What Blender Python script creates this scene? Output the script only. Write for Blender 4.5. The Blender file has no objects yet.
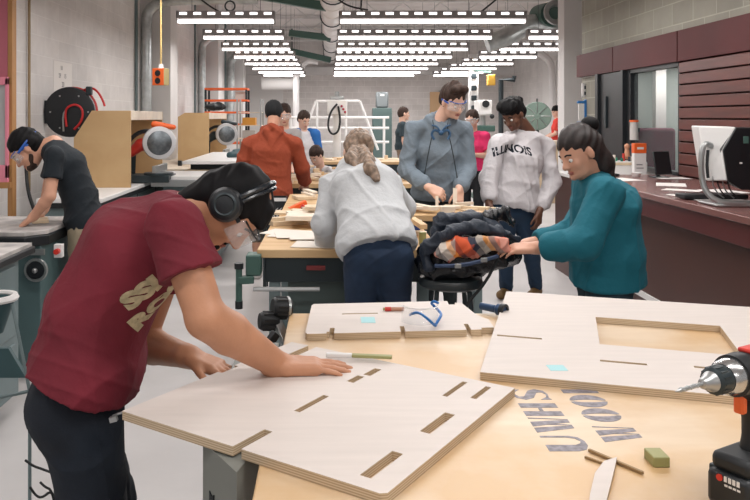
import bpy, bmesh, math, random
import numpy as np
from mathutils import Vector, Matrix
random.seed(7)
SC = bpy.context.scene
COL = SC.collection
# ------------------------------------------------------------------ camera, world, exposure
CAMH = 1.57
FPX = 770.0
cam_d = bpy.data.cameras.new('camera'); cam = bpy.data.objects.new('camera', cam_d); COL.objects.link(cam)
cam.location = (0, 0, CAMH); cam.rotation_euler = (math.pi/2, 0, 0)
cam_d.sensor_width = 36; cam_d.lens = FPX/750*36
cam_d.shift_x = (375-329)/750; cam_d.shift_y = -(250-117)/750
cam_d.clip_start = 0.05; cam_d.clip_end = 100
SC.camera = cam
w = bpy.data.worlds.new('world'); SC.world = w; w.use_nodes = True
w.node_tree.nodes['Background'].inputs[0].default_value = (1.0, 0.98, 0.98, 1)
w.node_tree.nodes['Background'].inputs[1].default_value = 0.3
SC.view_settings.view_transform = 'Standard'; SC.view_settings.look = 'None'
SC.view_settings.gamma = 1; SC.view_settings.use_curve_mapping = False
SC.view_settings.exposure = 0.50
try:
    SC.cycles.max_bounces = 6; SC.cycles.use_denoising = True
except Exception: pass
TUBE = 3.6         # emission of the fluorescent tubes
LAMP = 12.0        # watts of each overhead strip lamp

def P(px, py, Z):
    return Vector(((px-329)/FPX*Z, Z, CAMH-(py-117)/FPX*Z))
def V3(*a): return Vector(a)

# ------------------------------------------------------------------ materials
def lin(c):
    return tuple(((x/255)/12.92 if x/255 <= 0.04045 else ((x/255+0.055)/1.055)**2.4) for x in c)
MATS = {}
def M(name, rgb=(128,128,128), rough=0.6, metal=0.0, noise=None, bump=None, spec=0.5, emit=None, rgb2=None, trans=0, alpha=1):
    if name in MATS: return MATS[name]
    m = bpy.data.materials.new(name); m.use_nodes = True
    nt = m.node_tree; b = nt.nodes['Principled BSDF']
    c = lin(rgb) + (1,)
    b.inputs['Base Color'].default_value = c
    b.inputs['Roughness'].default_value = rough; b.inputs['Metallic'].default_value = metal
    b.inputs['Specular IOR Level'].default_value = spec
    if trans: b.inputs['Transmission Weight'].default_value = trans; b.inputs['IOR'].default_value = 1.15
    if alpha < 1: b.inputs['Alpha'].default_value = alpha
    tc = nt.nodes.new('ShaderNodeTexCoord')
    if noise or rgb2:
        sc, am = noise if noise else (5, 1)
        n = nt.nodes.new('ShaderNodeTexNoise'); n.inputs['Scale'].default_value = sc; n.inputs['Detail'].default_value = 5
        nt.links.new(tc.outputs['Object'], n.inputs['Vector'])
        r = nt.nodes.new('ShaderNodeValToRGB')
        r.color_ramp.elements[0].position = 0.35; r.color_ramp.elements[1].position = 0.65
        if rgb2: c0 = lin(rgb2)+(1,); c1 = c
        else:
            c0 = tuple(max(0, v*(1-am)) for v in c[:3])+(1,); c1 = tuple(min(1, v*(1+am*0.6)) for v in c[:3])+(1,)
        r.color_ramp.elements[0].color = c0; r.color_ramp.elements[1].color = c1
        nt.links.new(n.outputs['Fac'], r.inputs['Fac']); nt.links.new(r.outputs['Color'], b.inputs['Base Color'])
    if bump:
        n2 = nt.nodes.new('ShaderNodeTexNoise'); n2.inputs['Scale'].default_value = bump[0]; n2.inputs['Detail'].default_value = 6
        nt.links.new(tc.outputs['Object'], n2.inputs['Vector'])
        bp = nt.nodes.new('ShaderNodeBump'); bp.inputs['Strength'].default_value = bump[1]; bp.inputs['Distance'].default_value = 0.02
        nt.links.new(n2.outputs['Fac'], bp.inputs['Height']); nt.links.new(bp.outputs['Normal'], b.inputs['Normal'])
    if emit:
        b.inputs['Emission Color'].default_value = c; b.inputs['Emission Strength'].default_value = emit
    MATS[name] = m; return m

def swz(nt, order):
    """object coordinates with axes swapped, eg 'yz' -> (y,z,0)"""
    tc = nt.nodes.new('ShaderNodeTexCoord'); s = nt.nodes.new('ShaderNodeSeparateXYZ'); c = nt.nodes.new('ShaderNodeCombineXYZ')
    nt.links.new(tc.outputs['Object'], s.inputs[0])
    for i, a in enumerate(order): nt.links.new(s.outputs['XYZ'.index(a.upper())], c.inputs[i])
    return c.outputs[0]
def block_mat(name, order, rgb, mortar, var=0.06, soft=0.35):
    m = bpy.data.materials.new(name); m.use_nodes = True; nt = m.node_tree; b = nt.nodes['Principled BSDF']
    v = swz(nt, order)
    br = nt.nodes.new('ShaderNodeTexBrick'); br.inputs['Scale'].default_value = 1
    br.inputs['Brick Width'].default_value = 0.4; br.inputs['Row Height'].default_value = 0.2
    br.inputs['Mortar Size'].default_value = 0.006; br.inputs['Mortar Smooth'].default_value = soft
    a = lin(rgb)
    br.inputs['Color1'].default_value = tuple(x*(1-var) for x in a)+(1,); br.inputs['Color2'].default_value = tuple(min(1, x*(1+var)) for x in a)+(1,)
    br.inputs['Mortar'].default_value = lin(mortar)+(1,)
    nt.links.new(v, br.inputs['Vector'])
    n = nt.nodes.new('ShaderNodeTexNoise'); n.inputs['Scale'].default_value = 1.3; n.inputs['Detail'].default_value = 8; n.inputs['Roughness'].default_value = 0.7
    nt.links.new(v, n.inputs['Vector'])
    mx = nt.nodes.new('ShaderNodeMix'); mx.data_type = 'RGBA'; mx.blend_type = 'MULTIPLY'; mx.inputs[0].default_value = 1
    mr = nt.nodes.new('ShaderNodeMapRange'); mr.inputs[1].default_value = 0.3; mr.inputs[2].default_value = 0.7; mr.inputs[3].default_value = 0.84; mr.inputs[4].default_value = 1.08
    nt.links.new(n.outputs['Fac'], mr.inputs[0])
    nt.links.new(br.outputs['Color'], mx.inputs[6]); nt.links.new(mr.outputs[0], mx.inputs[7]); nt.links.new(mx.outputs[2], b.inputs['Base Color'])
    bp = nt.nodes.new('ShaderNodeBump'); bp.inputs['Strength'].default_value = 0.25; bp.inputs['Distance'].default_value = 0.01; bp.invert = True
    nt.links.new(br.outputs['Fac'], bp.inputs['Height']); nt.links.new(bp.outputs['Normal'], b.inputs['Normal'])
    b.inputs['Roughness'].default_value = 0.85
    return m
def wood_mat(name, rgb, rgb2, scale=(1, 14, 14), rough=0.5, blotch=None, order='xyz'):
    m = bpy.data.materials.new(name); m.use_nodes = True; nt = m.node_tree; b = nt.nodes['Principled BSDF']
    v = swz(nt, order)
    mp = nt.nodes.new('ShaderNodeMapping'); mp.inputs['Scale'].default_value = scale
    nt.links.new(v, mp.inputs['Vector'])
    n = nt.nodes.new('ShaderNodeTexNoise'); n.inputs['Scale'].default_value = 1.5; n.inputs['Detail'].default_value = 8; n.inputs['Distortion'].default_value = 0.6
    nt.links.new(mp.outputs[0], n.inputs['Vector'])
    r = nt.nodes.new('ShaderNodeValToRGB'); r.color_ramp.elements[0].position = 0.3; r.color_ramp.elements[1].position = 0.7
    r.color_ramp.elements[0].color = lin(rgb2)+(1,); r.color_ramp.elements[1].color = lin(rgb)+(1,)
    nt.links.new(n.outputs['Fac'], r.inputs['Fac'])
    out = r.outputs['Color']
    if blotch:
        n2 = nt.nodes.new('ShaderNodeTexNoise'); n2.inputs['Scale'].default_value = 3.2; n2.inputs['Detail'].default_value = 6
        nt.links.new(v, n2.inputs['Vector'])
        r2 = nt.nodes.new('ShaderNodeValToRGB'); r2.color_ramp.elements[0].position = 0.42; r2.color_ramp.elements[1].position = 0.62
        nt.links.new(n2.outputs['Fac'], r2.inputs['Fac'])
        mx = nt.nodes.new('ShaderNodeMix'); mx.data_type = 'RGBA'
        nt.links.new(r2.outputs['Color'], mx.inputs[0]); nt.links.new(out, mx.inputs[6]); mx.inputs[7].default_value = lin(blotch)+(1,)
        out = mx.outputs[2]
    nt.links.new(out, b.inputs['Base Color']); b.inputs['Roughness'].default_value = rough
    MATS[name] = m; return m
def ply_mat(name, top, a, bcol, period=0.0048):
    """plywood: pale face veneer, striped plies on the sides (by normal)"""
    m = bpy.data.materials.new(name); m.use_nodes = True; nt = m.node_tree; b = nt.nodes['Principled BSDF']
    tc = nt.nodes.new('ShaderNodeTexCoord'); s = nt.nodes.new('ShaderNodeSeparateXYZ'); nt.links.new(tc.outputs['Object'], s.inputs[0])
    md = nt.nodes.new('ShaderNodeMath'); md.operation = 'MULTIPLY'; md.inputs[1].default_value = 2*math.pi/period; nt.links.new(s.outputs[2], md.inputs[0])
    sn = nt.nodes.new('ShaderNodeMath'); sn.operation = 'SINE'; nt.links.new(md.outputs[0], sn.inputs[0])
    r = nt.nodes.new('ShaderNodeMapRange'); r.inputs[1].default_value = -0.4; r.inputs[2].default_value = 0.4; nt.links.new(sn.outputs[0], r.inputs[0])
    mx = nt.nodes.new('ShaderNodeMix'); mx.data_type = 'RGBA'; nt.links.new(r.outputs[0], mx.inputs[0]); mx.inputs[6].default_value = lin(a)+(1,); mx.inputs[7].default_value = lin(bcol)+(1,)
    s2 = nt.nodes.new('ShaderNodeSeparateXYZ'); nt.links.new(tc.outputs['Normal'], s2.inputs[0])
    ab = nt.nodes.new('ShaderNodeMath'); ab.operation = 'ABSOLUTE'; nt.links.new(s2.outputs[2], ab.inputs[0])
    gt = nt.nodes.new('ShaderNodeMath'); gt.operation = 'GREATER_THAN'; gt.inputs[1].default_value = 0.7; nt.links.new(ab.outputs[0], gt.inputs[0])
    mp = nt.nodes.new('ShaderNodeMapping'); mp.inputs['Scale'].default_value = (2, 22, 1); nt.links.new(tc.outputs['Object'], mp.inputs['Vector'])
    n = nt.nodes.new('ShaderNodeTexNoise'); n.inputs['Scale'].default_value = 2; n.inputs['Detail'].default_value = 6; nt.links.new(mp.outputs[0], n.inputs['Vector'])
    rr = nt.nodes.new('ShaderNodeValToRGB'); rr.color_ramp.elements[0].position = 0.3; rr.color_ramp.elements[1].position = 0.7
    rr.color_ramp.elements[0].color = tuple(x*0.93 for x in lin(top))+(1,); rr.color_ramp.elements[1].color = lin(top)+(1,)
    nt.links.new(n.outputs['Fac'], rr.inputs['Fac'])
    m2 = nt.nodes.new('ShaderNodeMix'); m2.data_type = 'RGBA'; nt.links.new(gt.outputs[0], m2.inputs[0]); nt.links.new(mx.outputs[2], m2.inputs[6]); nt.links.new(rr.outputs['Color'], m2.inputs[7])
    nt.links.new(m2.outputs[2], b.inputs['Base Color']); b.inputs['Roughness'].default_value = 0.6
    MATS[name] = m; return m
def plaid_mat(name):
    m = bpy.data.materials.new(name); m.use_nodes = True; nt = m.node_tree; b = nt.nodes['Principled BSDF']
    tc = nt.nodes.new('ShaderNodeTexCoord'); s = nt.nodes.new('ShaderNodeSeparateXYZ')
    mp = nt.nodes.new('ShaderNodeMapping'); mp.inputs['Rotation'].default_value = (0.5, 0.4, 0.6); nt.links.new(tc.outputs['Object'], mp.inputs['Vector']); nt.links.new(mp.outputs[0], s.inputs[0])
    def band(i, per, cols):
        a = nt.nodes.new('ShaderNodeMath'); a.operation = 'DIVIDE'; a.inputs[1].default_value = per; nt.links.new(s.outputs[i], a.inputs[0])
        f = nt.nodes.new('ShaderNodeMath'); f.operation = 'FRACT'; nt.links.new(a.outputs[0], f.inputs[0])
        r = nt.nodes.new('ShaderNodeValToRGB'); r.color_ramp.interpolation = 'CONSTANT'
        for k, (p, c) in enumerate(cols):
            e = r.color_ramp.elements[k] if k < 2 else r.color_ramp.elements.new(p)
            e.position = p; e.color = lin(c)+(1,)
        nt.links.new(f.outputs[0], r.inputs['Fac']); return r.outputs['Color']
    A = band(0, 0.15, [(0, (214,92,52)), (0.3, (52,50,62)), (0.5, (190,178,165)), (0.7, (230,150,60)), (0.85, (120,60,50))])
    B = band(1, 0.13, [(0, (200,190,180)), (0.35, (196,80,48)), (0.6, (44,50,66)), (0.8, (150,140,130))])
    mx = nt.nodes.new('ShaderNodeMix'); mx.data_type = 'RGBA'; mx.inputs[0].default_value = 0.42; nt.links.new(A, mx.inputs[6]); nt.links.new(B, mx.inputs[7])
    nt.links.new(mx.outputs[2], b.inputs['Base Color']); b.inputs['Roughness'].default_value = 0.9
    MATS[name] = m; return m

# ------------------------------------------------------------------ objects
def tag(o, label=None, cat=None, group=None, kind=None):
    if label: o['label'] = label
    if cat: o['category'] = cat
    if group: o['group'] = group
    if kind: o['kind'] = kind
    return o
def thing(name, label, cat, loc=(0,0,0), group=None, rz=0):
    o = bpy.data.objects.new(name, None); COL.objects.link(o); o.empty_display_size = 0.05
    o.location = loc; o.rotation_euler = (0, 0, rz)
    return tag(o, label, cat, group)
def copy_tree(o, parent=None):
    c = o.copy(); COL.objects.link(c)
    if parent: c.parent = parent
    for ch in list(o.children): copy_tree(ch, c)
    return c
def link_mesh(me, name, mat, parent=None, origin=None, smooth=True, ang=35, local=False):
    """me holds world coordinates (or the parent's local coordinates when local)"""
    if parent is not None:
        if not local:
            q = parent; off = Vector((0,0,0))
            while q is not None: off += q.location; q = q.parent
            me.transform(Matrix.Translation(-off))
        loc = Vector((0,0,0))
    elif origin == 'world': loc = Vector((0,0,0))
    else:
        co = np.empty(len(me.vertices)*3, dtype=np.float32); me.vertices.foreach_get('co', co); co = co.reshape(-1, 3)
        mn, mxx = co.min(0), co.max(0)
        loc = Vector(((mn[0]+mxx[0])/2, (mn[1]+mxx[1])/2, mn[2])) if origin is None else Vector(origin)
        me.transform(Matrix.Translation(-loc))
    o = bpy.data.objects.new(name, me); COL.objects.link(o)
    if parent is not None: o.parent = parent
    o.location = loc
    if mat: me.materials.append(mat)
    if smooth and len(me.polygons):
        me.polygons.foreach_set('use_smooth', [True]*len(me.polygons))
        if ang < 180: me.set_sharp_from_angle(angle=math.radians(ang))
    me.update()
    return o
def basis(z, x=None):
    z = Vector(z).normalized()
    if x is None: x = Vector((1,0,0)) if abs(z.x) < 0.9 else Vector((0,1,0))
    x = Vector(x); x = (x - z*x.dot(z)).normalized(); y = z.cross(x)
    return Matrix((x, y, z)).transposed()
class G:
    def __init__(s, m=None): s.v = []; s.f = []; s.m = m
    def add(s, vs, fs):
        n = len(s.v)
        for p in vs:
            p = Vector(p); s.v.append(s.m @ p if s.m else p)
        s.f += [tuple(i+n for i in f) for f in fs]; return s
    def box(s, x0, x1, y0, y1, z0, z1):
        return s.add([(x0,y0,z0),(x1,y0,z0),(x1,y1,z0),(x0,y1,z0),(x0,y0,z1),(x1,y0,z1),(x1,y1,z1),(x0,y1,z1)],
                     [(0,3,2,1),(4,5,6,7),(0,1,5,4),(1,2,6,5),(2,3,7,6),(3,0,4,7)])
    def obox(s, c, sz, rot=None):
        R = rot if rot is not None else Matrix.Identity(3)
        c = Vector(c); q = []
        for dz in (-.5, .5):
            for dx, dy in ((-.5,-.5),(.5,-.5),(.5,.5),(-.5,.5)): q.append(c + R @ Vector((dx*sz[0], dy*sz[1], dz*sz[2])))
        return s.add(q, [(0,3,2,1),(4,5,6,7),(0,1,5,4),(1,2,6,5),(2,3,7,6),(3,0,4,7)])
    def bar(s, a, b, w, h, up=(0,0,1)):
        a, b = Vector(a), Vector(b); z = (b-a); L = z.length; z.normalize()
        x = Vector(up); x = x - z*x.dot(z)
        if x.length < 1e-4: x = Vector((1,0,0)) - z*z.x
        x.normalize(); y = z.cross(x); R = Matrix((x, y, z)).transposed()
        return s.obox((a+b)/2, (h, w, L), R)
    def cyl(s, a, b, r, r2=None, n=16, caps=True):
        a, b = Vector(a), Vector(b); r2 = r if r2 is None else r2; R = basis(b-a)
        vs = []
        for c, rr in ((a, r), (b, r2)):
            for i in range(n): t = 2*math.pi*i/n; vs.append(c + R @ Vector((rr*math.cos(t), rr*math.sin(t), 0)))
        fs = [(i, (i+1)%n, n+(i+1)%n, n+i) for i in range(n)]
        if caps: fs += [tuple(range(n-1,-1,-1)), tuple(range(n, 2*n))]
        return s.add(vs, fs)
    def lathe(s, prof, c=(0,0,0), axis=(0,0,1), n=24, closed=False):
        R = basis(axis); c = Vector(c); vs = []; k = len(prof)
        for r, h in prof:
            for i in range(n): t = 2*math.pi*i/n; vs.append(c + R @ Vector((r*math.cos(t), r*math.sin(t), h)))
        fs = []
        for j in range(k if closed else k-1):
            a, b = j*n, ((j+1) % k)*n
            fs += [(a+i, a+(i+1)%n, b+(i+1)%n, b+i) for i in range(n)]
        return s.add(vs, fs)
    def tube(s, pts, r, n=8, closed=False, smooth=0):
        pts = [Vector(p) for p in pts]
        for _ in range(smooth):
            q = [pts[0]] if not closed else []
            m = len(pts)
            for i in range(m if closed else m-1):
                a, b = pts[i], pts[(i+1) % m]; q += [a*0.75+b*0.25, a*0.25+b*0.75]
            if not closed: q.append(pts[-1])
            pts = q
        k = len(pts); vs = []; x = None
        for i in range(k):
            if closed: t = pts[(i+1) % k]-pts[i-1]
            else: t = pts[min(i+1, k-1)]-pts[max(i-1, 0)]
            if t.length < 1e-9: t = Vector((0,0,1))
            t.normalize()
            if x is None: x = Vector((0,0,1)) if abs(t.z) < 0.9 else Vector((1,0,0))
            x = x - t*x.dot(t)
            if x.length < 1e-5: x = Vector((1,0.3,0)) - t*t.x
            x.normalize(); y = t.cross(x)
            rr = r[i*len(r)//k] if isinstance(r, (list, tuple)) else r
            for j in range(n): a = 2*math.pi*j/n; vs.append(pts[i] + x*math.cos(a)*rr + y*math.sin(a)*rr)
        fs = []
        for i in range(k if closed else k-1):
            a, b = i*n, ((i+1) % k)*n
            fs += [(a+j, a+(j+1)%n, b+(j+1)%n, b+j) for j in range(n)]
        if not closed: fs += [tuple(range(n-1,-1,-1)), tuple(range((k-1)*n, k*n))]
        return s.add(vs, fs)
    def sph(s, c, r, rot=None, nu=16, nv=10):
        if not hasattr(r, '__len__'): r = (r, r, r)
        R = rot if rot is not None else Matrix.Identity(3); c = Vector(c); vs = [c + R @ Vector((0,0,-r[2]))]
        for j in range(1, nv):
            ph = -math.pi/2 + math.pi*j/nv
            for i in range(nu): t = 2*math.pi*i/nu; vs.append(c + R @ Vector((r[0]*math.cos(ph)*math.cos(t), r[1]*math.cos(ph)*math.sin(t), r[2]*math.sin(ph))))
        vs.append(c + R @ Vector((0,0,r[2]))); fs = [(0, 1+(i+1)%nu, 1+i) for i in range(nu)]
        for j in range(nv-2):
            a, b = 1+j*nu, 1+(j+1)*nu
            fs += [(a+i, a+(i+1)%nu, b+(i+1)%nu, b+i) for i in range(nu)]
        L = 1+(nv-2)*nu; T = len(vs)-1
        fs += [(L+i, L+(i+1)%nu, T) for i in range(nu)]
        return s.add(vs, fs)
    def prism(s, poly, d0, d1, R=None, c=(0,0,0)):
        """poly in local xy, extruded along local z from d0 to d1"""
        R = R if R is not None else Matrix.Identity(3); c = Vector(c); n = len(poly)
        vs = [c + R @ Vector((p[0], p[1], d0)) for p in poly] + [c + R @ Vector((p[0], p[1], d1)) for p in poly]
        fs = [(i, (i+1)%n, n+(i+1)%n, n+i) for i in range(n)] + [tuple(range(n-1,-1,-1)), tuple(range(n, 2*n))]
        return s.add(vs, fs)
    def mesh(s):
        me = bpy.data.meshes.new('m'); me.from_pydata([tuple(v) for v in s.v], [], s.f); me.update()
        bm = bmesh.new(); bm.from_mesh(me); bmesh.ops.recalc_face_normals(bm, faces=bm.faces); bm.to_mesh(me); bm.free()
        return me
    def build(s, name, mat, parent=None, bevel=0, local=False, smooth=True, ang=35, label=None, cat=None, group=None, kind=None, origin=None):
        o = link_mesh(s.mesh(), name, mat, parent, origin, smooth, ang, local)
        if bevel:
            b = o.modifiers.new('bevel', 'BEVEL'); b.width = bevel; b.segments = 2; b.limit_method = 'ANGLE'; b.angle_limit = math.radians(40)
        return tag(o, label, cat, group, kind)
YZ = Matrix(((0,0,1),(1,0,0),(0,1,0)))      # local xy -> world yz, extrude along +x
XZ = Matrix(((1,0,0),(0,0,-1),(0,1,0)))     # local xy -> world xz, extrude along -y

def panel_mesh(outer, holes, z0, z1):
    cu = bpy.data.curves.new('c', 'CURVE'); cu.dimensions = '2D'; cu.fill_mode = 'BOTH'; cu.extrude = (z1-z0)/2
    for lp in [outer]+holes:
        sp = cu.splines.new('POLY'); sp.points.add(len(lp)-1); sp.use_cyclic_u = True
        for i, p in enumerate(lp): sp.points[i].co = (p[0], p[1], 0, 1)
    o = bpy.data.objects.new('tmp', cu); me = bpy.data.meshes.new_from_object(o)
    bpy.data.objects.remove(o); me.transform(Matrix.Translation((0,0,(z0+z1)/2)))
    return me
def text_mesh(txt, size, ext=0.001, bold=0.0):
    cu = bpy.data.curves.new('t', 'FONT'); cu.body = txt; cu.size = size; cu.extrude = ext; cu.offset = bold; cu.align_x = 'CENTER'; cu.align_y = 'CENTER'; cu.resolution_u = 4
    o = bpy.data.objects.new('tmp', cu); COL.objects.link(o)
    bpy.context.view_layer.update()
    me = bpy.data.meshes.new_from_object(o.evaluated_get(bpy.context.evaluated_depsgraph_get()))
    bpy.data.objects.remove(o); return me
def struct(name, g, mat, **k):
    return g.build(name, mat, kind='structure', origin='world', **k)

# ------------------------------------------------------------------ soft shapes (distance fields turned into one continuous surface)
def nrm(v): v = np.asarray(v, float); return v/(np.linalg.norm(v)+1e-12)
class Soft:
    def __init__(s): s.p = []; s.g = 0
    def cone(s, a, ra, b, rb, k=0.02, sub=False):
        s.p.append(('cone', (np.array(a, float), ra, np.array(b, float), rb), k, sub, s.g)); return s
    def chain(s, pts, k=0.02):
        for (a, ra), (b, rb) in zip(pts, pts[1:]): s.cone(a, ra, b, rb, k)
        return s
    def ell(s, c, r, R=None, k=0.02, sub=False):
        if not hasattr(r, '__len__'): r = (r, r, r)
        R = np.eye(3) if R is None else np.array(R, float)      # columns = local axes
        s.p.append(('ell', (np.array(c, float), np.array(r, float), R), k, sub, s.g)); return s
    def box(s, c, h, R=None, rad=0.01, k=0.01, sub=False):
        R = np.eye(3) if R is None else np.array(R, float)
        s.p.append(('box', (np.array(c, float), np.array(h, float), R, rad), k, sub, s.g)); return s
    def loft(s, a, ra, b, rb, side, k=0.03, sub=False):
        """ra, rb = (half width along side, half depth)"""
        s.p.append(('loft', (np.array(a, float), ra, np.array(b, float), rb, nrm(side)), k, sub, s.g)); return s
    def bounds(s, q):
        t, a = q[0], q[1]
        if t == 'cone': lo = np.minimum(a[0]-a[1], a[2]-a[3]); hi = np.maximum(a[0]+a[1], a[2]+a[3])
        elif t == 'ell': m = max(a[1]); e = np.sqrt(((a[2]*a[1])**2).sum(1)); lo, hi = a[0]-e, a[0]+e
        elif t == 'box': e = np.abs(a[2]*(a[1]+a[3])).sum(1); lo, hi = a[0]-e, a[0]+e
        else: m1, m2 = max(a[1]), max(a[3]); lo = np.minimum(a[0]-m1, a[2]-m2); hi = np.maximum(a[0]+m1, a[2]+m2)
        return lo, hi
    def dist(s, q, X):
        t, a = q[0], q[1]
        if t == 'cone':
            ab = a[2]-a[0]; L = max(ab@ab, 1e-9); pa = X-a[0]; u = np.clip((pa@ab)/L, 0, 1)
            return np.linalg.norm(pa-u[..., None]*ab, axis=-1)-(a[1]+(a[3]-a[1])*u)
        if t == 'ell':
            y = (X-a[0])@a[2]; k0 = np.linalg.norm(y/a[1], axis=-1); k1 = np.linalg.norm(y/(a[1]**2), axis=-1)+1e-9
            return k0*(k0-1)/k1
        if t == 'box':
            y = np.abs((X-a[0])@a[2])-a[1]
            return np.linalg.norm(np.maximum(y, 0), axis=-1)+np.minimum(y.max(-1), 0)-a[3]
        ab = a[2]-a[0]; L = math.sqrt(max(ab@ab, 1e-9)); d = ab/L; sd = nrm(a[4]-d*(a[4]@d)); fr = np.cross(sd, d)
        pa = X-a[0]; h = pa@d; u = np.clip(h/L, 0, 1); rest = h-u*L
        rx = a[1][0]+(a[3][0]-a[1][0])*u; ry = a[1][1]+(a[3][1]-a[1][1])*u
        qx = (pa@sd)/rx; qy = (pa@fr)/ry; qz = rest/((rx+ry)*0.35)
        k0 = np.sqrt(qx*qx+qy*qy+qz*qz)
        k1 = np.sqrt((qx/rx)**2+(qy/ry)**2+(qz/((rx+ry)*0.35))**2)+1e-6
        return k0*(k0-1)/k1
    def mesh(s, res, disp=None):
        bs = [s.bounds(q) for q in s.p if not q[3]]
        lo = np.min([b[0] for b in bs], 0)-3*res-0.01; hi = np.max([b[1] for b in bs], 0)+3*res+0.01
        n = np.ceil((hi-lo)/res).astype(int)+1
        ax = [lo[i]+np.arange(n[i])*res for i in range(3)]; R_ = None
        for gi in sorted(set(q[4] for q in s.p)):
            D = np.full(n, 0.3, np.float32)
            for q in s.p:
                if q[4] != gi: continue
                k = q[2]; l, h = s.bounds(q); mg = k+3*res+0.01
                i0 = np.clip(((l-mg-lo)/res).astype(int), 0, n-1); i1 = np.clip(((h+mg-lo)/res).astype(int)+2, 1, n)
                if (i1 <= i0).any(): continue
                sl = tuple(slice(i0[i], i1[i]) for i in range(3))
                X = np.stack(np.meshgrid(ax[0][sl[0]], ax[1][sl[1]], ax[2][sl[2]], indexing='ij'), -1)
                d = s.dist(q, X); o = D[sl]
                if q[3]:
                    hh = np.maximum(k-np.abs(-d-o), 0)/k; D[sl] = np.maximum(o, -d)+hh*hh*k/4
                else:
                    hh = np.maximum(k-np.abs(d-o), 0)/k; D[sl] = np.minimum(o, d)-hh*hh*k/4
            if R_ is None: R_ = D
            else:
                k = 0.022; hh = np.maximum(k-np.abs(D-R_), 0)/k; R_ = np.minimum(R_, D)-hh*hh*k/4
        D = R_
        D[0] = D[-1] = 0.3; D[:, 0] = D[:, -1] = 0.3; D[:, :, 0] = D[:, :, -1] = 0.3
        V, F = nets(D, lo, res)
        if disp is not None:
            N = vnormals(V, F); V = V + N*disp(V, N)[:, None]
        me = bpy.data.meshes.new('s'); me.vertices.add(len(V)); me.vertices.foreach_set('co', V.astype(np.float32).ravel())
        me.loops.add(F.size); me.loops.foreach_set('vertex_index', F.ravel().astype(np.int32))
        me.polygons.add(len(F)); me.polygons.foreach_set('loop_start', (np.arange(len(F))*4).astype(np.int32))
        me.update(calc_edges=True); me.validate()
        return me
    def build(s, name, mat, parent=None, res=0.01, disp=None, **k):
        o = link_mesh(s.mesh(res, disp), name, mat, parent, None, True, 180)
        return tag(o, **k)
def nets(D, lo, h):
    I = D < 0; c = np.zeros(tuple(x-1 for x in D.shape), np.int8)
    for a in (0, 1):
        for b in (0, 1):
            for d in (0, 1): c += I[a:D.shape[0]-1+a, b:D.shape[1]-1+b, d:D.shape[2]-1+d]
    act = (c > 0) & (c < 8); ii = np.argwhere(act); idx = np.full(act.shape, -1, np.int64); idx[act] = np.arange(len(ii))
    acc = np.zeros((len(ii), 3)); cnt = np.zeros(len(ii))
    for axis in range(3):
        o = [x for x in range(3) if x != axis]
        for a in (0, 1):
            for b in (0, 1):
                s = ii.copy(); s[:, o[0]] += a; s[:, o[1]] += b; e = s.copy(); e[:, axis] += 1
                d0 = D[tuple(s.T)]; d1 = D[tuple(e.T)]; m = (d0 < 0) != (d1 < 0)
                t = d0[m]/(d0[m]-d1[m]); p = s[m].astype(float); p[:, axis] += t
                acc[m] += p; cnt[m] += 1
    V = acc/cnt[:, None]*h+lo; F = []
    for axis in range(3):
        s0 = [slice(None)]*3; s1 = [slice(None)]*3; s0[axis] = slice(0, -1); s1[axis] = slice(1, None)
        A = I[tuple(s0)]; B = I[tuple(s1)]; ch = np.argwhere(A != B)
        o = [(axis+1) % 3, (axis+2) % 3]
        ch = ch[(ch[:, o[0]] > 0) & (ch[:, o[1]] > 0)]
        def cell(a, b):
            q = ch.copy(); q[:, o[0]] -= a; q[:, o[1]] -= b; return idx[tuple(np.minimum(q, np.array(idx.shape)-1).T)]
        q = np.stack([cell(1,1), cell(0,1), cell(0,0), cell(1,0)], 1)
        ins = A[tuple(ch.T)]
        q[~ins] = q[~ins][:, ::-1]; F.append(q)
    return V, np.concatenate(F)
def vnormals(V, F):
    n = np.cross(V[F[:, 2]]-V[F[:, 0]], V[F[:, 3]]-V[F[:, 1]]); N = np.zeros_like(V)
    for i in range(4): np.add.at(N, F[:, i], n)
    return N/(np.linalg.norm(N, axis=1)[:, None]+1e-12)
def folds(amp=0.004, freq=22, seed=0, dirn=None):
    """soft cloth drape: a few broad waves and narrow creases"""
    rs = np.random.RandomState(seed)
    ds = [nrm(rs.randn(3)*np.array((1, 1, .6))) for _ in range(6)]; ws = [rs.randn(3)*7 for _ in range(6)]; ph = rs.rand(6)*6; ms = [rs.randn(3)*5 for _ in range(6)]
    def f(V, N):
        t = 0
        for i in range(6):
            a = V@ds[i]*freq*(0.6+0.33*i)+ph[i]+1.9*np.sin(V@ws[i]+i)
            mask = np.clip(.5+.9*np.sin(V@ms[i]+2*i), 0, 1)
            c = 1-np.abs(np.sin(a)); t = t + mask*(c**3*1.3-.3)*(1.0 if i < 3 else .6) + .35*np.sin(a*.5)*(i < 2)
        return amp*t
    return f
def hairdisp(amp=0.003, freq=160, seed=1, d=(0.3,0.2,1)):
    rs = np.random.RandomState(seed); a = nrm(d); b = nrm(np.cross(a, [0.1,1,0.2])); c = np.cross(a, b)
    def f(V, N):
        u = V@b; v = V@c
        return amp*(np.sin(u*freq+2*np.sin(v*40+V@a*12))+np.sin(v*freq*0.9+2*np.sin(u*37+V@a*15)))+amp*0.8*np.sin(V@a*50+u*30)
    return f
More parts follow.
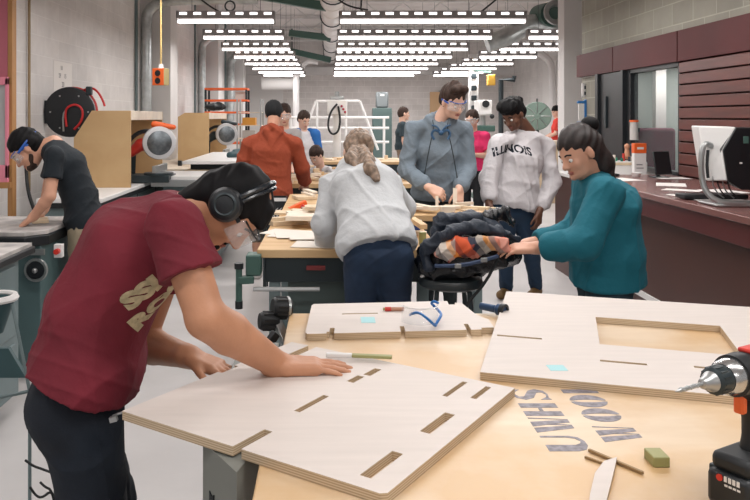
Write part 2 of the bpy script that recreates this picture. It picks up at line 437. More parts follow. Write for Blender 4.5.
# ================================================================== THE ROOM
XL = -2.95; XH = 6.2; XR = 3.12; YB = 26.0; ZC = 4.4; Y0 = -4.0
m_block_l = block_mat('painted_block_left', 'yz', (222,218,216), (230,227,225), 0.03)
m_block_b = block_mat('painted_block_back', 'xz', (218,212,209), (236,232,229), 0.05)
m_block_r = block_mat('olive_block', 'yz', (150,147,136), (176,173,160), 0.07)
m_block_rx = block_mat('olive_block_end', 'xz', (150,147,136), (176,173,160), 0.07)
m_floor = M('concrete_floor', (196,192,191), 0.42, noise=(0.9, 0.14), bump=(30, 0.03))
m_white = M('white_paint', (222,219,217), 0.5)
m_pil = M('pilaster_paint', (214,211,210), 0.7, noise=(1.5, 0.06))
m_ceil = M('ceiling_deck', (214,208,205), 0.8, noise=(0.8, 0.1))
m_black = M('black_paint', (22,26,30), 0.45)
m_dark = M('dark_metal', (44,54,58), 0.45, metal=0.3)
m_galv = M('galvanised', (178,182,182), 0.38, metal=0.75, noise=(9, 0.2))
m_green = M('dark_green_paint', (62,92,84), 0.5)
m_tealgrey = M('teal_grey_enamel', (112,128,130), 0.45, noise=(3, 0.1))
m_fascia = M('maroon_panel', (80,30,31), 0.55, noise=(2, 0.12), spec=.2)
m_slat = wood_mat('cherry_slats', (98,42,33), (76,32,26), (12, 1.2, 12), 0.4)
m_gap = M('dark_batten', (52,24,24), 0.7)
m_rub = M('black_rubber', (20,24,27), 0.55)
m_steel = M('brushed_steel', (170,172,172), 0.35, metal=0.8)
m_paper = M('paper_white', (232,228,224), 0.8)
m_wpl = M('white_plastic', (226,224,222), 0.35)
m_card = wood_mat('mdf_tan', (196,164,120), (186,152,108), (2, 2, 2), 0.65)

struct('floor', G().box(-7, 9, Y0-2, YB+1, -0.1, 0), m_floor)
# ceiling: ribbed steel deck
g = G(); poly = []
y = Y0-2
while y < YB+0.5:
    poly += [(y, ZC), (y+0.10, ZC), (y+0.13, ZC-0.05), (y+0.23, ZC-0.05)]; y += 0.26
poly += [(YB+1, ZC), (YB+1, ZC+0.2), (Y0-2, ZC+0.2)]
n = len(poly)
g.prism(poly, -3.3, 6.6, YZ)
struct('ceiling', g, m_ceil, smooth=False)
struct('wall_left', G().box(XL-0.2, XL, Y0, YB, 0, ZC+0.1), m_block_l)
struct('wall_back', G().box(XL-0.2, XH+0.2, YB, YB+0.2, 0, ZC+0.1), m_block_b)
struct('wall_right', G().box(XH, XH+0.2, 9.6, YB, 0, ZC+0.1), m_block_l)
# joists and beams across the ceiling
for i, yy in enumerate((2.5, 5.0, 7.5, 10.2, 12.9, 15.6, 18.3, 21.0, 23.7)):
    g = G().box(XL, XH, yy-0.07, yy+0.07, ZC-0.10, ZC-0.06).box(XL, XH, yy-0.03, yy+0.03, ZC-0.50, ZC-0.46)
    x = XL+0.2; s = 1
    while x < XH-0.5:
        g.cyl((x, yy, ZC-0.1 if s > 0 else ZC-0.48), (x+0.45, yy, ZC-0.48 if s > 0 else ZC-0.1), 0.014, n=6); x += 0.45; s = -s
    struct('trim_%d' % (i+1), g, m_pil, smooth=False)
# pilasters of the left wall
for i, yy in enumerate((12.0, 17.2, 22.2)):
    struct('trim_%d' % (20+i), G().box(XL, XL+0.48, yy, yy+0.55, 0, ZC), m_pil)
# far side of the hall: columns and big door panels
struct('trim_30', G().box(3.42, 3.78, 11.2, 11.5, 0, ZC), m_pil)
struct('trim_31', G().box(XH-0.5, XH, 17.4, 17.9, 0, ZC), m_pil)
g = G()
for a, b in ((19.2, 20.6), (20.7, 22.0)): g.box(XH-0.10, XH-0.003, a, b, 0, 3.1)
struct('door_2', g, m_white)
g = G().box(3.7, 3.76, YB-0.06, YB, 0, 2.4).box(4.55, 4.61, YB-0.06, YB, 0, 2.4).box(3.7, 4.61, YB-0.06, YB, 2.4, 2.46)
g.box(3.76, 4.55, YB-0.03, YB-0.001, 0, 2.4); struct('door_3', g, M('door_grey', (148,146,146), 0.6))
# back-wall fittings: dark frame line and white panel at the left
struct('trim_33', G().box(XL+0.05, -1.55, YB-0.08, YB, 0, 3.0), m_white)
struct('trim_34', G().box(XL, XH, YB-0.25, YB, 2.98, 3.25), m_pil)

# near right: block wall, maroon fascia, slats, office window
WZ0, WZ1 = 6.80, 7.95        # window along Y
struct('wall_right_near', G().box(XR, XR+0.2, 1.5, 9.5, 2.32, ZC+0.1), m_block_r)
struct('wall_right_end', G().box(XR+0.2, XH, 9.4, 9.6, 0, ZC+0.1), m_block_rx)
struct('wall_right_jamb', G().box(XR, XR+0.2, 8.85, 9.5, 0, 2.05), m_block_r)
g = G()
for a, b in ((1.5, 6.78), (6.80, 8.33), (8.35, 9.55)): g.box(XR-0.05, XR+0.01, a, b, 2.06, 2.33)
struct('trim_40', g, m_fascia)
struct('wall_slats_backing', G().box(XR+0.005, XR+0.2, 1.5, WZ0, 0, 2.31), m_gap)
g = G(); z = 0.86
while z < 2.0: g.box(XR-0.035, XR, 1.5, WZ0-0.01, z, z+0.088); z += 0.1
struct('wall_slats', g, m_slat, bevel=0.004)
g = G().box(XR, XR+0.1, WZ0, WZ1, 0, 1.06); struct('wall_window_sill', g, M('sill_grey', (196,192,190), 0.5))
g = G().box(XR-0.02, XR+0.06, WZ0, WZ0+0.04, 1.04, 2.06).box(XR-0.02, XR+0.06, WZ1-0.03, WZ1+0.12, 0, 2.06).box(XR-0.02, XR+0.06, WZ0, WZ1, 2.02, 2.06).box(XR-0.02, XR+0.06, WZ0, WZ1, 1.04, 1.08)
struct('window_frame', g, m_black)
m_glass = M('office_glass', (190,204,204), 0.03, spec=0.6, alpha=.07)
struct('window_1', G().box(XR+0.02, XR+0.028, WZ0+0.04, WZ1-0.03, 1.08, 2.02), m_glass)
g = G().box(XR-0.03, XR+0.05, 8.05, 8.82, 0, 2.05).box(XR-0.06, XR+0.07, 8.78, 8.86, 0, 2.06).box(XR-0.06, XR+0.07, 8.03, 8.09, 0, 2.06)
struct('door_1', g, m_black)
struct('door_handle_plate', G().box(XR-0.05, XR-0.03, 8.55, 8.59, 1.45, 1.8), m_dark)
# office interior behind the glass
struct('wall_office_far', G().box(XR+0.2, 5.9, 9.2, 9.38, 0, 2.6), M('office_wall', (176,184,180), 0.8))
struct('wall_office_side', G().box(5.9, 6.0, 3, 9.4, 0, 2.6), M('office_wall', (176,184,180), 0.8))
struct('ceiling_office', G().box(XR+0.2, 6.0, 3, 9.4, 2.6, 2.7), m_white)

t = thing('office_fill_light', 'added light standing in for the bright reflection in the office window glass', 'ceiling light', (4.3, 8.6, 2.16))  # added lamp; its glow stands in for a bright reflection in the pane
for x in (3.7, 4.7): G().cyl((x,8.6,2.2),(x,8.6,2.6),.006,n=6).build('suspension_rod', m_dark, t)
G().box(3.45, 5.0, 8.5, 8.75, 2.17, 2.22).build('housing', m_white, t); G().box(3.47, 4.98, 8.52, 8.73, 2.155, 2.17).build('glow_panel', M('office_fill_glow', (255,252,248), .4, emit=9), t)
t = thing('office_chair', 'dark red and black office chair behind the window glass', 'chair', (4.0, 8.2, 0))
G().lathe([(0,.45),(.25,.45),(.27,.5),(.25,.55),(0,.56)], (3.52,8.2,0), n=20).build('seat', m_black, t); G().obox((3.52,8.45,1.15), (.55,.1,.6)).build('backrest', M('wine_fabric', (110,40,66), .8), t, bevel=.04); G().cyl((3.52,8.2,.03),(3.52,8.2,.45),.03).build('post', m_dark, t); G().obox((3.52,8.45,.7), (.08,.05,.5)).build('back_support', m_dark, t)
for k in range(5): a = k*math.tau/5; G().bar((3.52,8.2,.06),(3.52+.25*math.cos(a),8.2+.3*math.sin(a),.03),.04,.04).build('leg', m_dark, t)
struct('trim_office_post', G().box(3.80, 3.92, 8.95, 9.05, 0, 2.6), m_white)
# ------------------------------------------------------------------ fluorescent strip lights
m_tube = M('fluorescent_tube', (255,250,246), 0.4, emit=TUBE)
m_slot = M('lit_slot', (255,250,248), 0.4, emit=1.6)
m_housing = M('light_housing', (150,147,147), 0.5)
def strip_light(L):
    t = thing('strip_light', 'x', 'ceiling light')
    g = G()
    k = int(L/0.175)
    g.box(0, L, -0.075, 0.075, 0.140, 0.150)
    for i in range(k+1):
        x = L*i/k; g.box(max(0, x-0.042), min(L, x+0.042), -0.075, -0.070, 0.06, 0.15); g.box(max(0, x-0.042), min(L, x+0.042), 0.070, 0.075, 0.06, 0.15)
    for s in (-1, 1): g.box(0, L, s*0.0725-0.004, s*0.0725+0.004, 0.050, 0.098); g.box(0, L, s*0.0725-0.004, s*0.0725+0.004, 0.134, 0.15)
    g.box(0, 0.012, -0.075, 0.075, -0.01, 0.15).box(L-0.012, L, -0.075, 0.075, -0.01, 0.15)
    g.build('housing', m_housing, t, local=True, smooth=False)
    G().box(0.014, L-0.014, -0.066, -0.063, 0.098, 0.130).box(0.014, L-0.014, 0.063, 0.066, 0.098, 0.130).build('lit_reflector', m_slot, t, local=True, smooth=False)
    for y in (-0.035, 0.035):
        G().cyl((0.02, y, 0.018), (L-0.02, y, 0.018), 0.018, n=8).build('fluorescent_tube', m_tube, t, local=True)
    n = 2
    for x in (0.15*L, 0.85*L): G().cyl((x, 0, 0.09), (x, 0, 1.555), 0.003, n=5).build('suspension_cable', m_dark, t, local=True)
    ld = bpy.data.lights.new('lamp_%d' % int(L*100), 'AREA'); ld.shape = 'RECTANGLE'; ld.size = L*0.95; ld.size_y = 0.1; ld.energy = LAMP*L/1.22; ld.color = (1.0, 0.975, 0.96)
    lo = bpy.data.objects.new('lamp', ld); COL.objects.link(lo); lo.parent = t; lo.location = (L/2, 0, -0.01)
    return t
rows = [(99,), (82,), (70,), (62,), (55,), (50,), (46.2,), (43,)]
RY = [1.285*FPX/r[0] for r in rows]
sA = strip_light(1.27); sB = strip_light(2.42); sC = strip_light(1.2)
fA = fB = fC = True
ordn = ['nearest', 'second', 'third', 'fourth', 'fifth', 'sixth', 'seventh', 'farthest']
def put(src, first, x, y, lab, grp):
    o = src if first else copy_tree(src)
    o.location = (x, y, 2.79); o['label'] = lab; o['group'] = grp; return o
xa0 = [-1.98, -1.96, -1.73, -1.50, -1.2, -1.0, -0.85, -0.7]
for i, y in enumerate(RY):
    put(sA, fA, -1.97+0.0*i, y, 'short fluorescent strip light left of the round duct, %s in its row from the front' % ordn[i], 'strip lights left of the duct'); fA = False
    put(sB, fB, 0.13, y, 'long fluorescent strip light just right of the round duct, %s from the front' % ordn[i], 'long strip lights right of the duct'); fB = False
for i, y in enumerate(RY[1:]):
    put(sC, fC, 3.1, y, 'short fluorescent strip light at far right of the ceiling, %s from the front' % ordn[i], 'strip lights far right'); fC = False
# the same rows go on over the viewer
for j, y in enumerate((7.15, 5.5, 3.7, 1.0, -1.8)):
    put(sA, False, -1.97, y, 'short strip light of the left row, %s one overhead beyond the top of the photo' % ordn[j], 'short strip lights overhead, out of view')
    put(sB, False, 0.13, y, 'long strip light of the right row, %s one overhead beyond the top of the photo' % ordn[j], 'long strip lights overhead, out of view')

# ------------------------------------------------------------------ ducts, pipes, cables overhead
t = thing('spiral_duct', 'big white spiral duct running away along the middle of the ceiling', 'duct', (0.06, 8, 3.55))
g = G(); prof = []
y = 7.0
while y < 25.6:
    prof += [(0.20, y), (0.20, y+0.9), (0.213, y+0.92), (0.213, y+0.98)]; y += 1.0
g.lathe(prof, (0.06, 0, 3.55), (0, 1, 0), 24); g.build('duct_shell', M('duct_white', (206,202,200), 0.45, metal=0.1), t, ang=30)
for k in range(6):
    a = G().tube([(0.06+0.23*math.cos(q), 9+3*k, 3.55+0.23*math.sin(q)) for q in np.linspace(-math.pi, 0, 12)], 0.012, 6); a.tube([(-0.17, 9+3*k, 3.55), (-0.17, 9+3*k, 4.3)], 0.008, 5).tube([(0.29, 9+3*k, 3.55), (0.29, 9+3*k, 4.3)], 0.008, 5)
    a.build('hanger_strap', m_dark, t)
def pipe(px, yy, r, lab):
    x = XL+0.16
    t = thing('vent_pipe', lab, 'pipe', (x, yy, 0), 'pipes on the left wall')
    G().tube([(x, yy, 0.9), (x, yy, 2.0), (x, yy, 3.0), (x+0.02, yy, 3.2), (x+0.25, yy, 3.35), (x+0.9, yy, 3.37), (x+1.7, yy, 3.37)], r, 14, smooth=2).build('pipe_run', m_galv, t)
    for z in (1.2, 2.1): G().cyl((x, yy, z), (x, yy, z+0.05), r*1.14, n=16).build('pipe_clamp', m_steel, t)
    G().tube([(x-0.14, yy-0.05, 0.9), (x-0.14, yy-0.05, ZC-0.1)], r*0.3, 8).build('conduit', m_tealgrey, t)
pipe(137, 11.75, 0.085, 'galvanised vent pipe in front of the nearest pilaster')
pipe(194, 16.9, 0.085, 'galvanised vent pipe bending over beyond the orange box')
pipe(224, 21.8, 0.11, 'farthest galvanised vent pipe beside the orange shelving')
# green struts to the duct
for (a, b, lab) in (((P(252,-6,13.2), P(327,7,13.2)), 0, 'nearest dark green steel strut meeting the duct'), ((P(289,33,17.5), P(331,38,17.5)), 0, 'middle dark green steel strut meeting the duct'), ((P(290,51,20), P(331,60,20)), 0, 'farthest dark green steel strut meeting the duct')):
    tag(G().bar(a[0], a[1], 0.13, 0.15).build('ceiling_strut', m_green, bevel=0.01), lab, 'strut', 'green struts')
t = thing('unit_heater', 'white cylindrical heater hung high at the back left corner', 'heater', P(286,86,24))
G().cyl(P(262,82,24), P(298,82,24), 0.24, n=20).build('heater_body', m_white, t)
G().cyl(P(296,82,24), P(300,82,24), 0.27, n=20).build('heater_cap', m_galv, t)
for px in (268, 292): q = P(px,82,24); G().cyl(q, (q.x,q.y,ZC-.02), .02, n=8).build('hanger_rod', m_dark, t)
# stub ducts and the crooked flexible duct at the upper right
t = thing('flexible_duct', 'crooked silver duct elbow with a round green opening, upper right', 'duct', (2.6, 10.5, 3.0))
G().tube([P(487,44,12.6), P(505,38,12.6), P(519,30,12.6), P(532,22,12.6), P(548,26,12.6), P(566,36,12.6)], 0.15, 16, smooth=2).build('elbow_duct', m_galv, t)
a = P(553,14,12.3)
G().cyl(P(540,16,12.9), a, 0.19, 0.2, n=20).build('duct_collar', m_green, t)
G().lathe([(0.10,-0.01),(0.13,0.05),(0.2,0.05),(0.2,0),(0.19,-0.02)], P(555,13,12.2), (0.2,-1,0.1), 20).build('rim', m_steel, t)
G().cyl(P(555,13,12.25), P(555,13,12.22), 0.1, n=16).build('opening', m_green, t)
tag(G().tube([P(566,50,11.3), P(575,45,11.3), P(578,60,11.3), P(578,200,11.3)], 0.035, 10, smooth=2).build('conduit_pipe', m_pil), 'pale conduit bending down the column by the right hall', 'pipe')
tag(G().tube([P(533,50,20), P(549,58,20), P(553,75,20), P(553,190,20)], 0.1, 10, smooth=2).build('downpipe', m_pil), 'pale downpipe bending down between the far door panels and column', 'pipe')
tag(G().tube([P(296,78,22), P(305,60,22), P(318,62,22)], 0.08, 10, smooth=2).tube([P(296,66,22), P(296,175,22)], 0.09, 10).build('drain_pipe', m_pil), 'pale drain pipe on the back wall beside the white rail stand', 'pipe')
for k, (pts, lab) in enumerate([
    ([Vector((P(362,2,11).x, 11, ZC-.02)), P(362,2,11), P(360,12,11), P(385,20,11), P(420,20,11), P(437,12,11), P(437,18,11)], 'black cable looping under the ceiling above the long lights'),
    ([P(195,-5,10.9), P(212,8,10.9), P(226,15,10.9)], 'dark sagging cable at the ceiling left of the ring'),
    ([P(330,-8,10.5), P(346,6,10.5), P(368,10,10.5)], 'black cable beside the white duct near the top of the photo'),
    ([P(498,-2,10.8), P(486,8,10.8), P(478,14,10.8)], 'dark cable hanging at the ceiling above the second man')]):
    tag(G().tube(pts, 0.012, 6, smooth=3).build('hanging_cable', m_rub), lab, 'cable', 'cables at the ceiling')
tag(G().tube([(P(230,6,11)+Vector((0.07*math.cos(a), 0, 0.07*math.sin(a)))) for a in np.linspace(0, 6.28, 20)[:-1]], 0.012, 6, closed=True).tube([P(230,6,11)+Vector((0,0,.07)), Vector((P(230,6,11).x, 11, ZC-.02))], .006, 6).build('cable_ring', m_dark), 'dark ring of coiled cable hanging above the left lights', 'cable ring')
# ================================================================== PEOPLE
def skinmat(name, rgb): 
    m = M(name, rgb, 0.5, noise=(14, 0.07), bump=(160, 0.06))
    m.node_tree.nodes['Principled BSDF'].inputs['Subsurface Weight'].default_value = 0.0
    return m
m_eye = M('eye_white', (225,222,218), 0.2); m_iris = M('iris_dark', (30,22,20), 0.2)
m_clear = M('clear_lens', (236,240,244), 0.06, spec=0.9, alpha=.2)

class Head:
    def __init__(h, c, f, u, s=1.0):
        h.c = np.array(c, float); h.f = nrm(f); u = np.array(u, float); h.u = nrm(u-h.f*(u@h.f)); h.s = np.cross(h.f, h.u); h.k = s
        h.R = np.stack([h.s, h.f, h.u], 1)
    def at(h, x, y, z): return h.c+(h.s*x+h.f*y+h.u*z)*h.k
    def body(h, S, big=False):
        k = h.k; e = 0.012
        S.ell(h.at(0,-.012,.035), np.array((.074,.096,.088))*k, h.R, .02)
        S.ell(h.at(0,.028,-.03), np.array((.060,.066,.088))*k, h.R, .03)
        S.ell(h.at(0,.034,-.082), np.array((.046,.050,.034))*k, h.R, .02)
        S.cone(h.at(-.03,.078,.012), .012*k, h.at(.03,.078,.012), .012*k, .012)
        for x in (-1, 1):
            S.ell(h.at(.031*x,.098,-.008), .013*k, None, .012, True)
            S.ell(h.at(.04*x,.06,-.035), .02*k, None, .02)
            S.ell(h.at(.076*x,-.006,-.012), np.array((.010,.019,.032))*k, h.R, .006)
        S.cone(h.at(0,.088,.004), .008*k, h.at(0,.108,-.036), .0125*k, .012)
        S.cone(h.at(-.011,.098,-.040), .007*k, h.at(.011,.098,-.040), .007*k, .006)
        S.ell(h.at(0,.084,-.092), .017*k, None, .014)
    def face(h, par, iris=m_iris, lip=(168,104,92), brow=(40,30,26)):
        k = h.k
        for x in (-1, 1):
            G().sph(h.at(.031*x,.0785,-.008), .0110*k).build('eye', m_eye, par)
            G().sph(h.at(.031*x,.0858,-.011), .0048*k).build('iris', iris, par)
            G().tube([h.at(.015*x,.090,.016), h.at(.03*x,.089,.023), h.at(.048*x,.076,.016)], .0042*k, 6, smooth=1).build('eyebrow', M('brow_%d_%d_%d' % brow, brow, 0.9), par)
        g = G().sph(h.at(0,.090,-.066), np.array((.022,.009,.0045))*k, Matrix(h.R.tolist())).sph(h.at(0,.089,-.0735), np.array((.018,.009,.005))*k, Matrix(h.R.tolist()))
        g.build('lips', M('lip_%d_%d_%d' % lip, lip, 0.5), par)
    def glasses(h, par, strapm, lens=True, name='safety_glasses', lensr=.072):
        """wraparound lens on the face with arms back to the ears"""
        k = h.k; g = G(); n = 14; rows = []
        for z in (-.036, .0, .03):
            rows.append([h.at(.078*math.sin(a), .032+lensr*math.cos(a), z+(-.0 if z else 0)) for a in np.linspace(-1.35, 1.35, n)])
        vs = [p for r in rows for p in r]; fs = [(i+j*n, i+1+j*n, i+1+(j+1)*n, i+(j+1)*n) for j in range(2) for i in range(n-1)]
        me = G().add(vs, fs).mesh()
        g = G()
        for x in (-1, 1): g.bar(h.at(.078*x,.052,.012), h.at(.083*x,-.03,.004), .004*k, .012*k, h.u)
        g.tube([h.at(.078*math.sin(a), .033+lensr*math.cos(a), .031) for a in np.linspace(-1.3, 1.3, n)], .003*k, 6)
        fr = g.build('glasses_frame', strapm, par)
        o = link_mesh(me, 'lens', m_clear, fr); s = o.modifiers.new('thickness', 'SOLIDIFY'); s.thickness = 0.002

def hand(S, w, d, n, side, res=.006, curl=(.15,.2,.15), spread=.12, thumb=(.6,.2), k=1.0, sc=1.0):
    """w wrist, d towards the fingertips, n out of the back of the hand, side = +1/-1 thumb side along cross(d,n)"""
    w = np.array(w, float); d = nrm(d); n = np.array(n, float); n = nrm(n-d*(n@d)); t = np.cross(d, n)*side
    q = max(0.0, res*0.95-.0082); R = np.stack([t, d, n], 1)
    S.cone(w-d*.02*sc, .026*sc, w+d*.012*sc, .024*sc, .02)
    S.box(w+d*.050*sc, np.array((.030,.036,.006))*sc, R, .0085*sc, .014)
    S.cone(w+d*.02*sc+t*.018*sc, .016*sc, w+d*.045*sc+t*.032*sc, .014*sc, .012)
    base = [(.030,.092,.072,.0088), (.010,.097,.080,.0092), (-.010,.094,.075,.0088), (-.029,.086,.058,.0078)]
    for i, (x, y, L, r) in enumerate(base):
        a = spread*(1.5-i)/1.5; dd = nrm(d*math.cos(a)+t*math.sin(a)); p = w+t*x*sc+d*y*sc; c = 0
        rr = r+q
        S.cone(w+d*.04*sc+t*x*.8*sc, (r+.002), p, rr*1.08, .010)
        for j, f in enumerate((.46,.30,.24)):
            c += curl[min(j, 2)]*(1+.08*i); e = nrm(dd*math.cos(c)-n*math.sin(c)); p2 = p+e*L*f*sc
            S.cone(p, rr*(1.04-.1*j), p2, rr*(.96-.12*j), .004); p = p2
    a, b = thumb; p = w+d*.028*sc+t*.026*sc; e = nrm(d*math.cos(a)+t*math.sin(a)-n*.25)
    p2 = p+e*.042*sc; S.cone(p, .0135*sc, p2, (.0108+q), .01)
    e = nrm(d*math.cos(a-b)+t*math.sin(a-b)-n*.3); p3 = p2+e*.030*sc; S.cone(p2, .0105+q, p3, .0098+q, .004)
    e = nrm(d*math.cos(a-2*b)+t*math.sin(a-2*b)-n*.3); S.cone(p3, .0098+q, p3+e*.022*sc, .0080+q, .004)

def person(name, label, J, skin, top, pants=None, shoes=None, res=.010, w=1.0, seed=0, ak=1.0, group=None, hands=True, face=True, facek=None):
    """J: pel che nck hc hf hu side sl sr el er wl wr (+ hl, hr = hand dicts) hipl hipr kl kr al ar toe"""
    J = {k: (np.array(v, float) if not isinstance(v, dict) else v) for k, v in J.items()}
    side = nrm(J['side'])                       # towards the person's own right
    fwd = nrm(np.cross([0,0,1], side))          # forward
    if 'toe' not in J: J['toe'] = fwd
    pel = J['pel']; che = J['che']; nck = J['nck']
    for s, q in ((-1, 'l'), (1, 'r')):
        if 'hip'+q not in J: J['hip'+q] = pel+side*s*.088*w-np.array((0,0,.04))
        if 'a'+q not in J: J['a'+q] = np.array((J['hip'+q][0], J['hip'+q][1], .09))+side*s*.02
        if 'k'+q not in J: J['k'+q] = (J['hip'+q]+J['a'+q])/2+fwd*.03
    base = (J['al']+J['ar'])/2
    T = thing(name, label, 'person', (base[0], base[1], 0), group)
    up = nrm(che-pel); H = Head(J['hc'], J['hf'], J['hu'], J.get('hs', 1.0) if not isinstance(J.get('hs', 1.0), np.ndarray) else float(J['hs']))
    wai = pel+(che-pel)*.5
    if 'wai' in J: wai = J['wai']
    # ---- body
    S = Soft()
    S.loft(pel-up*.04, (.150*w,.098*w), pel+up*.05, (.145*w,.095*w), side); S.loft(pel+up*.05, (.145*w,.095*w), wai, (.125*w,.088*w), side)
    S.loft(wai, (.125*w,.088*w), che, (.150*w,.105*w), side); S.loft(che, (.150*w,.105*w), che+(nck-che)*.75, (.105*w,.070), side)
    hb = H.at(0,-.035,-.05)
    S.cone(nck-(hb-nck)*.3, .062, hb, .052, .03)
    H.body(S)
    for q in 'lr':
        sh, el, wr = J['s'+q], J['e'+q], J['w'+q]
        S.cone(nck+(sh-nck)*.25-up*.03, .045*w, sh, .054*w, .03); S.cone(sh, .052*w, el, .038*w*ak, .02); S.cone(el, .040*w*ak, el+(wr-el)*.3, .041*w*ak, .01); S.cone(el+(wr-el)*.3, .041*w*ak, wr, .026*ak, .01)
        hd = dict(J.get('h'+q, {})); d = np.array(hd.pop('d', wr-el), float); n = np.array(hd.pop('n', -fwd), float)
        if hands:
            if 'side' not in hd:        # thumb: for palms facing the body the thumb points forward
                t = np.cross(nrm(d), n); hd['side'] = 1 if (t@(fwd+(-side if q == 'r' else side)*.3)) > 0 else -1
            hand(S, wr, d, n, res=res, **hd)
        hp, kn, an = J['hip'+q], J['k'+q], J['a'+q]
        S.cone(hp, .086*w, kn, .052*w, .03); S.cone(kn, .053*w, kn+(an-kn)*.35, .050*w, .01); S.cone(kn+(an-kn)*.35, .050*w, an, .034, .01)
        S.cone(an-np.array((0,0,.03)), .033, an+J['toe']*.13-np.array((0,0,.055)), .026, .01)
    S.build('body', skin, T, res)
    if face: H.face(T, **(facek or {}))
    # ---- top
    if top:
        t = top.get('t', .016); ease = top.get('ease', .0); C = Soft(); hem = top.get('hem', .07)
        a = pel-up*hem; hw, hd = top.get('hip', (.172*w+t+ease, .118*w+t+ease)); rib = top.get('rib', False)
        if rib: C.loft(a-up*.02, (hw-.018, hd-.014), a+up*.045, (hw-.014, hd-.010), side, .006); C.loft(a+up*.055, (hw, hd), pel+up*.05, (hw-.005, hd-.004), side, .015)
        else: C.loft(a-up*.02, (hw, hd), pel+up*.05, (hw-.010, hd-.006), side)
        C.loft(pel+up*.05, (hw-.008, hd-.006), wai, (.142*w+t+ease, .102*w+t+ease), side)
        C.loft(wai, (.142*w+t+ease, .102*w+t+ease), che, (.158*w+t+ease*.5, .112*w+t+ease*.5), side)
        C.loft(che, (.158*w+t+ease*.5, .112*w+t+ease*.5), che+(nck-che)*.72, (.120*w+t, .078+t), side)
        sd0 = nrm(side-up*(side@up)); fr0 = np.cross(up, sd0)
        C.box(a-up*.15, (.45, .45, .15), np.stack([sd0, fr0, up], 1), .001, .004, True)
        C.cone(a-up*.02, .05, a+up*.02, .05, .01, True)
        for q in 'lr':
            C.g = 1 if q == 'l' else 2
            sh, el, wr = J['s'+q], J['e'+q], J['w'+q]; L1 = np.linalg.norm(el-sh); L2 = np.linalg.norm(wr-el); f = top.get('sleeve', 1.0)
            C.cone(nck+(sh-nck)*.3-up*.012, .044*w+t*.6, sh, .052*w+t*.75, .03)
            r2 = top.get('cuff', .034); dd = nrm(el-sh)
            if f*(L1+L2) < L1:
                e = sh+(el-sh)*(f*(L1+L2)/L1); C.cone(sh, .052*w+t*.75, e+dd*.03, .056*w*max(1, ak*.93)+t+ease*.4, .03)
            else:
                dd = nrm(wr-el); e = el+(wr-el)*((f*(L1+L2)-L1)/L2)
                C.cone(sh, .052*w+t*.75, el, .046*w+t*.8+ease*.3, .03); C.cone(el, .046*w+t*.8+ease*.3, el+(e-el)*.78, .040*w+t*.8+ease*.3, .02)
                C.cone(el+(e-el)*.82, r2+.006, e+dd*.03, r2+.003, .008)
            ra = np.array((0,0,1.)) if abs(dd[2]) < .8 else np.array((1.,0,0)); xa = nrm(np.cross(dd, ra)); ya = np.cross(dd, xa)
            C.box(e+dd*.10, (.10,.10,.10), np.stack([xa, ya, dd], 1), .001, .004, True)
        C.g = 0
        if top.get('neck', True): C.cone(nck+(hb-nck)*.35, .056, nck+(hb-nck)*.9, .060, .006, True)
        C.g = 3
        if top.get('hood'):
            bk = -fwd
            C.cone(nck-side*.09+fwd*.02+up*.015, .038, nck+bk*.085+up*.03, .054, .012); C.cone(nck+side*.09+fwd*.02+up*.015, .038, nck+bk*.085+up*.03, .054, .012)
            C.cone(nck+bk*.095-side*.05-up*.0, .05, nck+bk*.125-up*.11, .045, .012); C.cone(nck+bk*.095+side*.05, .05, nck+bk*.125-up*.11, .045, .012)
            C.cone(nck-side*.09+fwd*.03+up*.01, .032, nck+fwd*.125-up*.075, .022, .010); C.cone(nck+side*.09+fwd*.03+up*.01, .032, nck+fwd*.125-up*.075, .022, .010)
        o = C.build(top.get('name', 'shirt'), top['mat'], T, min(res, .009), folds(top.get('fold', .005), top.get('freq', 20), seed))
    if pants:
        t = pants.get('t', .014); C = Soft(); f = pants.get('len', 1.0)
        C.loft(pel-up*.05, (.154*w+t,.103*w+t), pel+up*.045, (.150*w+t,.099*w+t), side)
        for q in 'lr':
            hp, kn, an = J['hip'+q], J['k'+q], J['a'+q]
            C.cone(hp, .090*w+t, kn if f >= .5 else hp+(kn-hp)*f*2, .060*w+t, .03)
            if f > .5: e = kn+(an-kn)*(f-.5)*2; C.cone(kn, .060*w+t, e, pants.get('cuff', .050)*w+t*.6, .02)
        C.build(pants.get('name', 'trousers'), pants['mat'], T, min(res, .010), folds(.004, 18, seed+5))
    if shoes:
        for q in 'lr':
            an = J['a'+q]; td = J['toe']; C = Soft(); z = lambda p, h: np.array((p[0], p[1], h))
            C.cone(z(an, .09), .045, z(an-td*.02, .045), .044, .02); C.cone(z(an-td*.025, .042), .040, z(an+td*.15, .038), .038, .03)
            C.box(z(an+td*.06, -.045), (.3,.3,.045), None, .001, .002, True)
            C.build('shoe', shoes, T, .009)
    T_H = H
    return T, H, J

def hair(H, par, mat, shape='short', res=.006, name='hair', extra=None, amp=.0018, disp=None):
    S = Soft(); k = H.k
    if shape == 'cropped': S.ell(H.at(0,-.018,.038), np.array((.081,.098,.091))*k, H.R, .02).ell(H.at(0,-.040,-.01), np.array((.074,.070,.08))*k, H.R, .02)
    else: S.ell(H.at(0,-.018,.045), np.array((.083,.102,.092))*k, H.R, .02)
    if shape in ('short', 'long'): S.ell(H.at(0,-.05,-.0), np.array((.078,.075,.085))*k, H.R, .02)
    if shape == 'beanie': S.ell(H.at(0,-.02,.03), np.array((.086,.106,.098))*k, H.R, .02)
    # face opening
    S.ell(H.at(0,.105,-.035), np.array((.066,.075,.085))*k, H.R, .01, True)
    S.ell(H.at(0,.04,-.10), np.array((.09,.085,.075))*k, H.R, .01, True)
    for x in (-1, 1): S.ell(H.at(.085*x,.0,-.022), np.array((.02,.026,.036))*k, H.R, .006, True)
    if extra: extra(S)
    return S.build(name, mat, par, res, disp or hairdisp(amp))
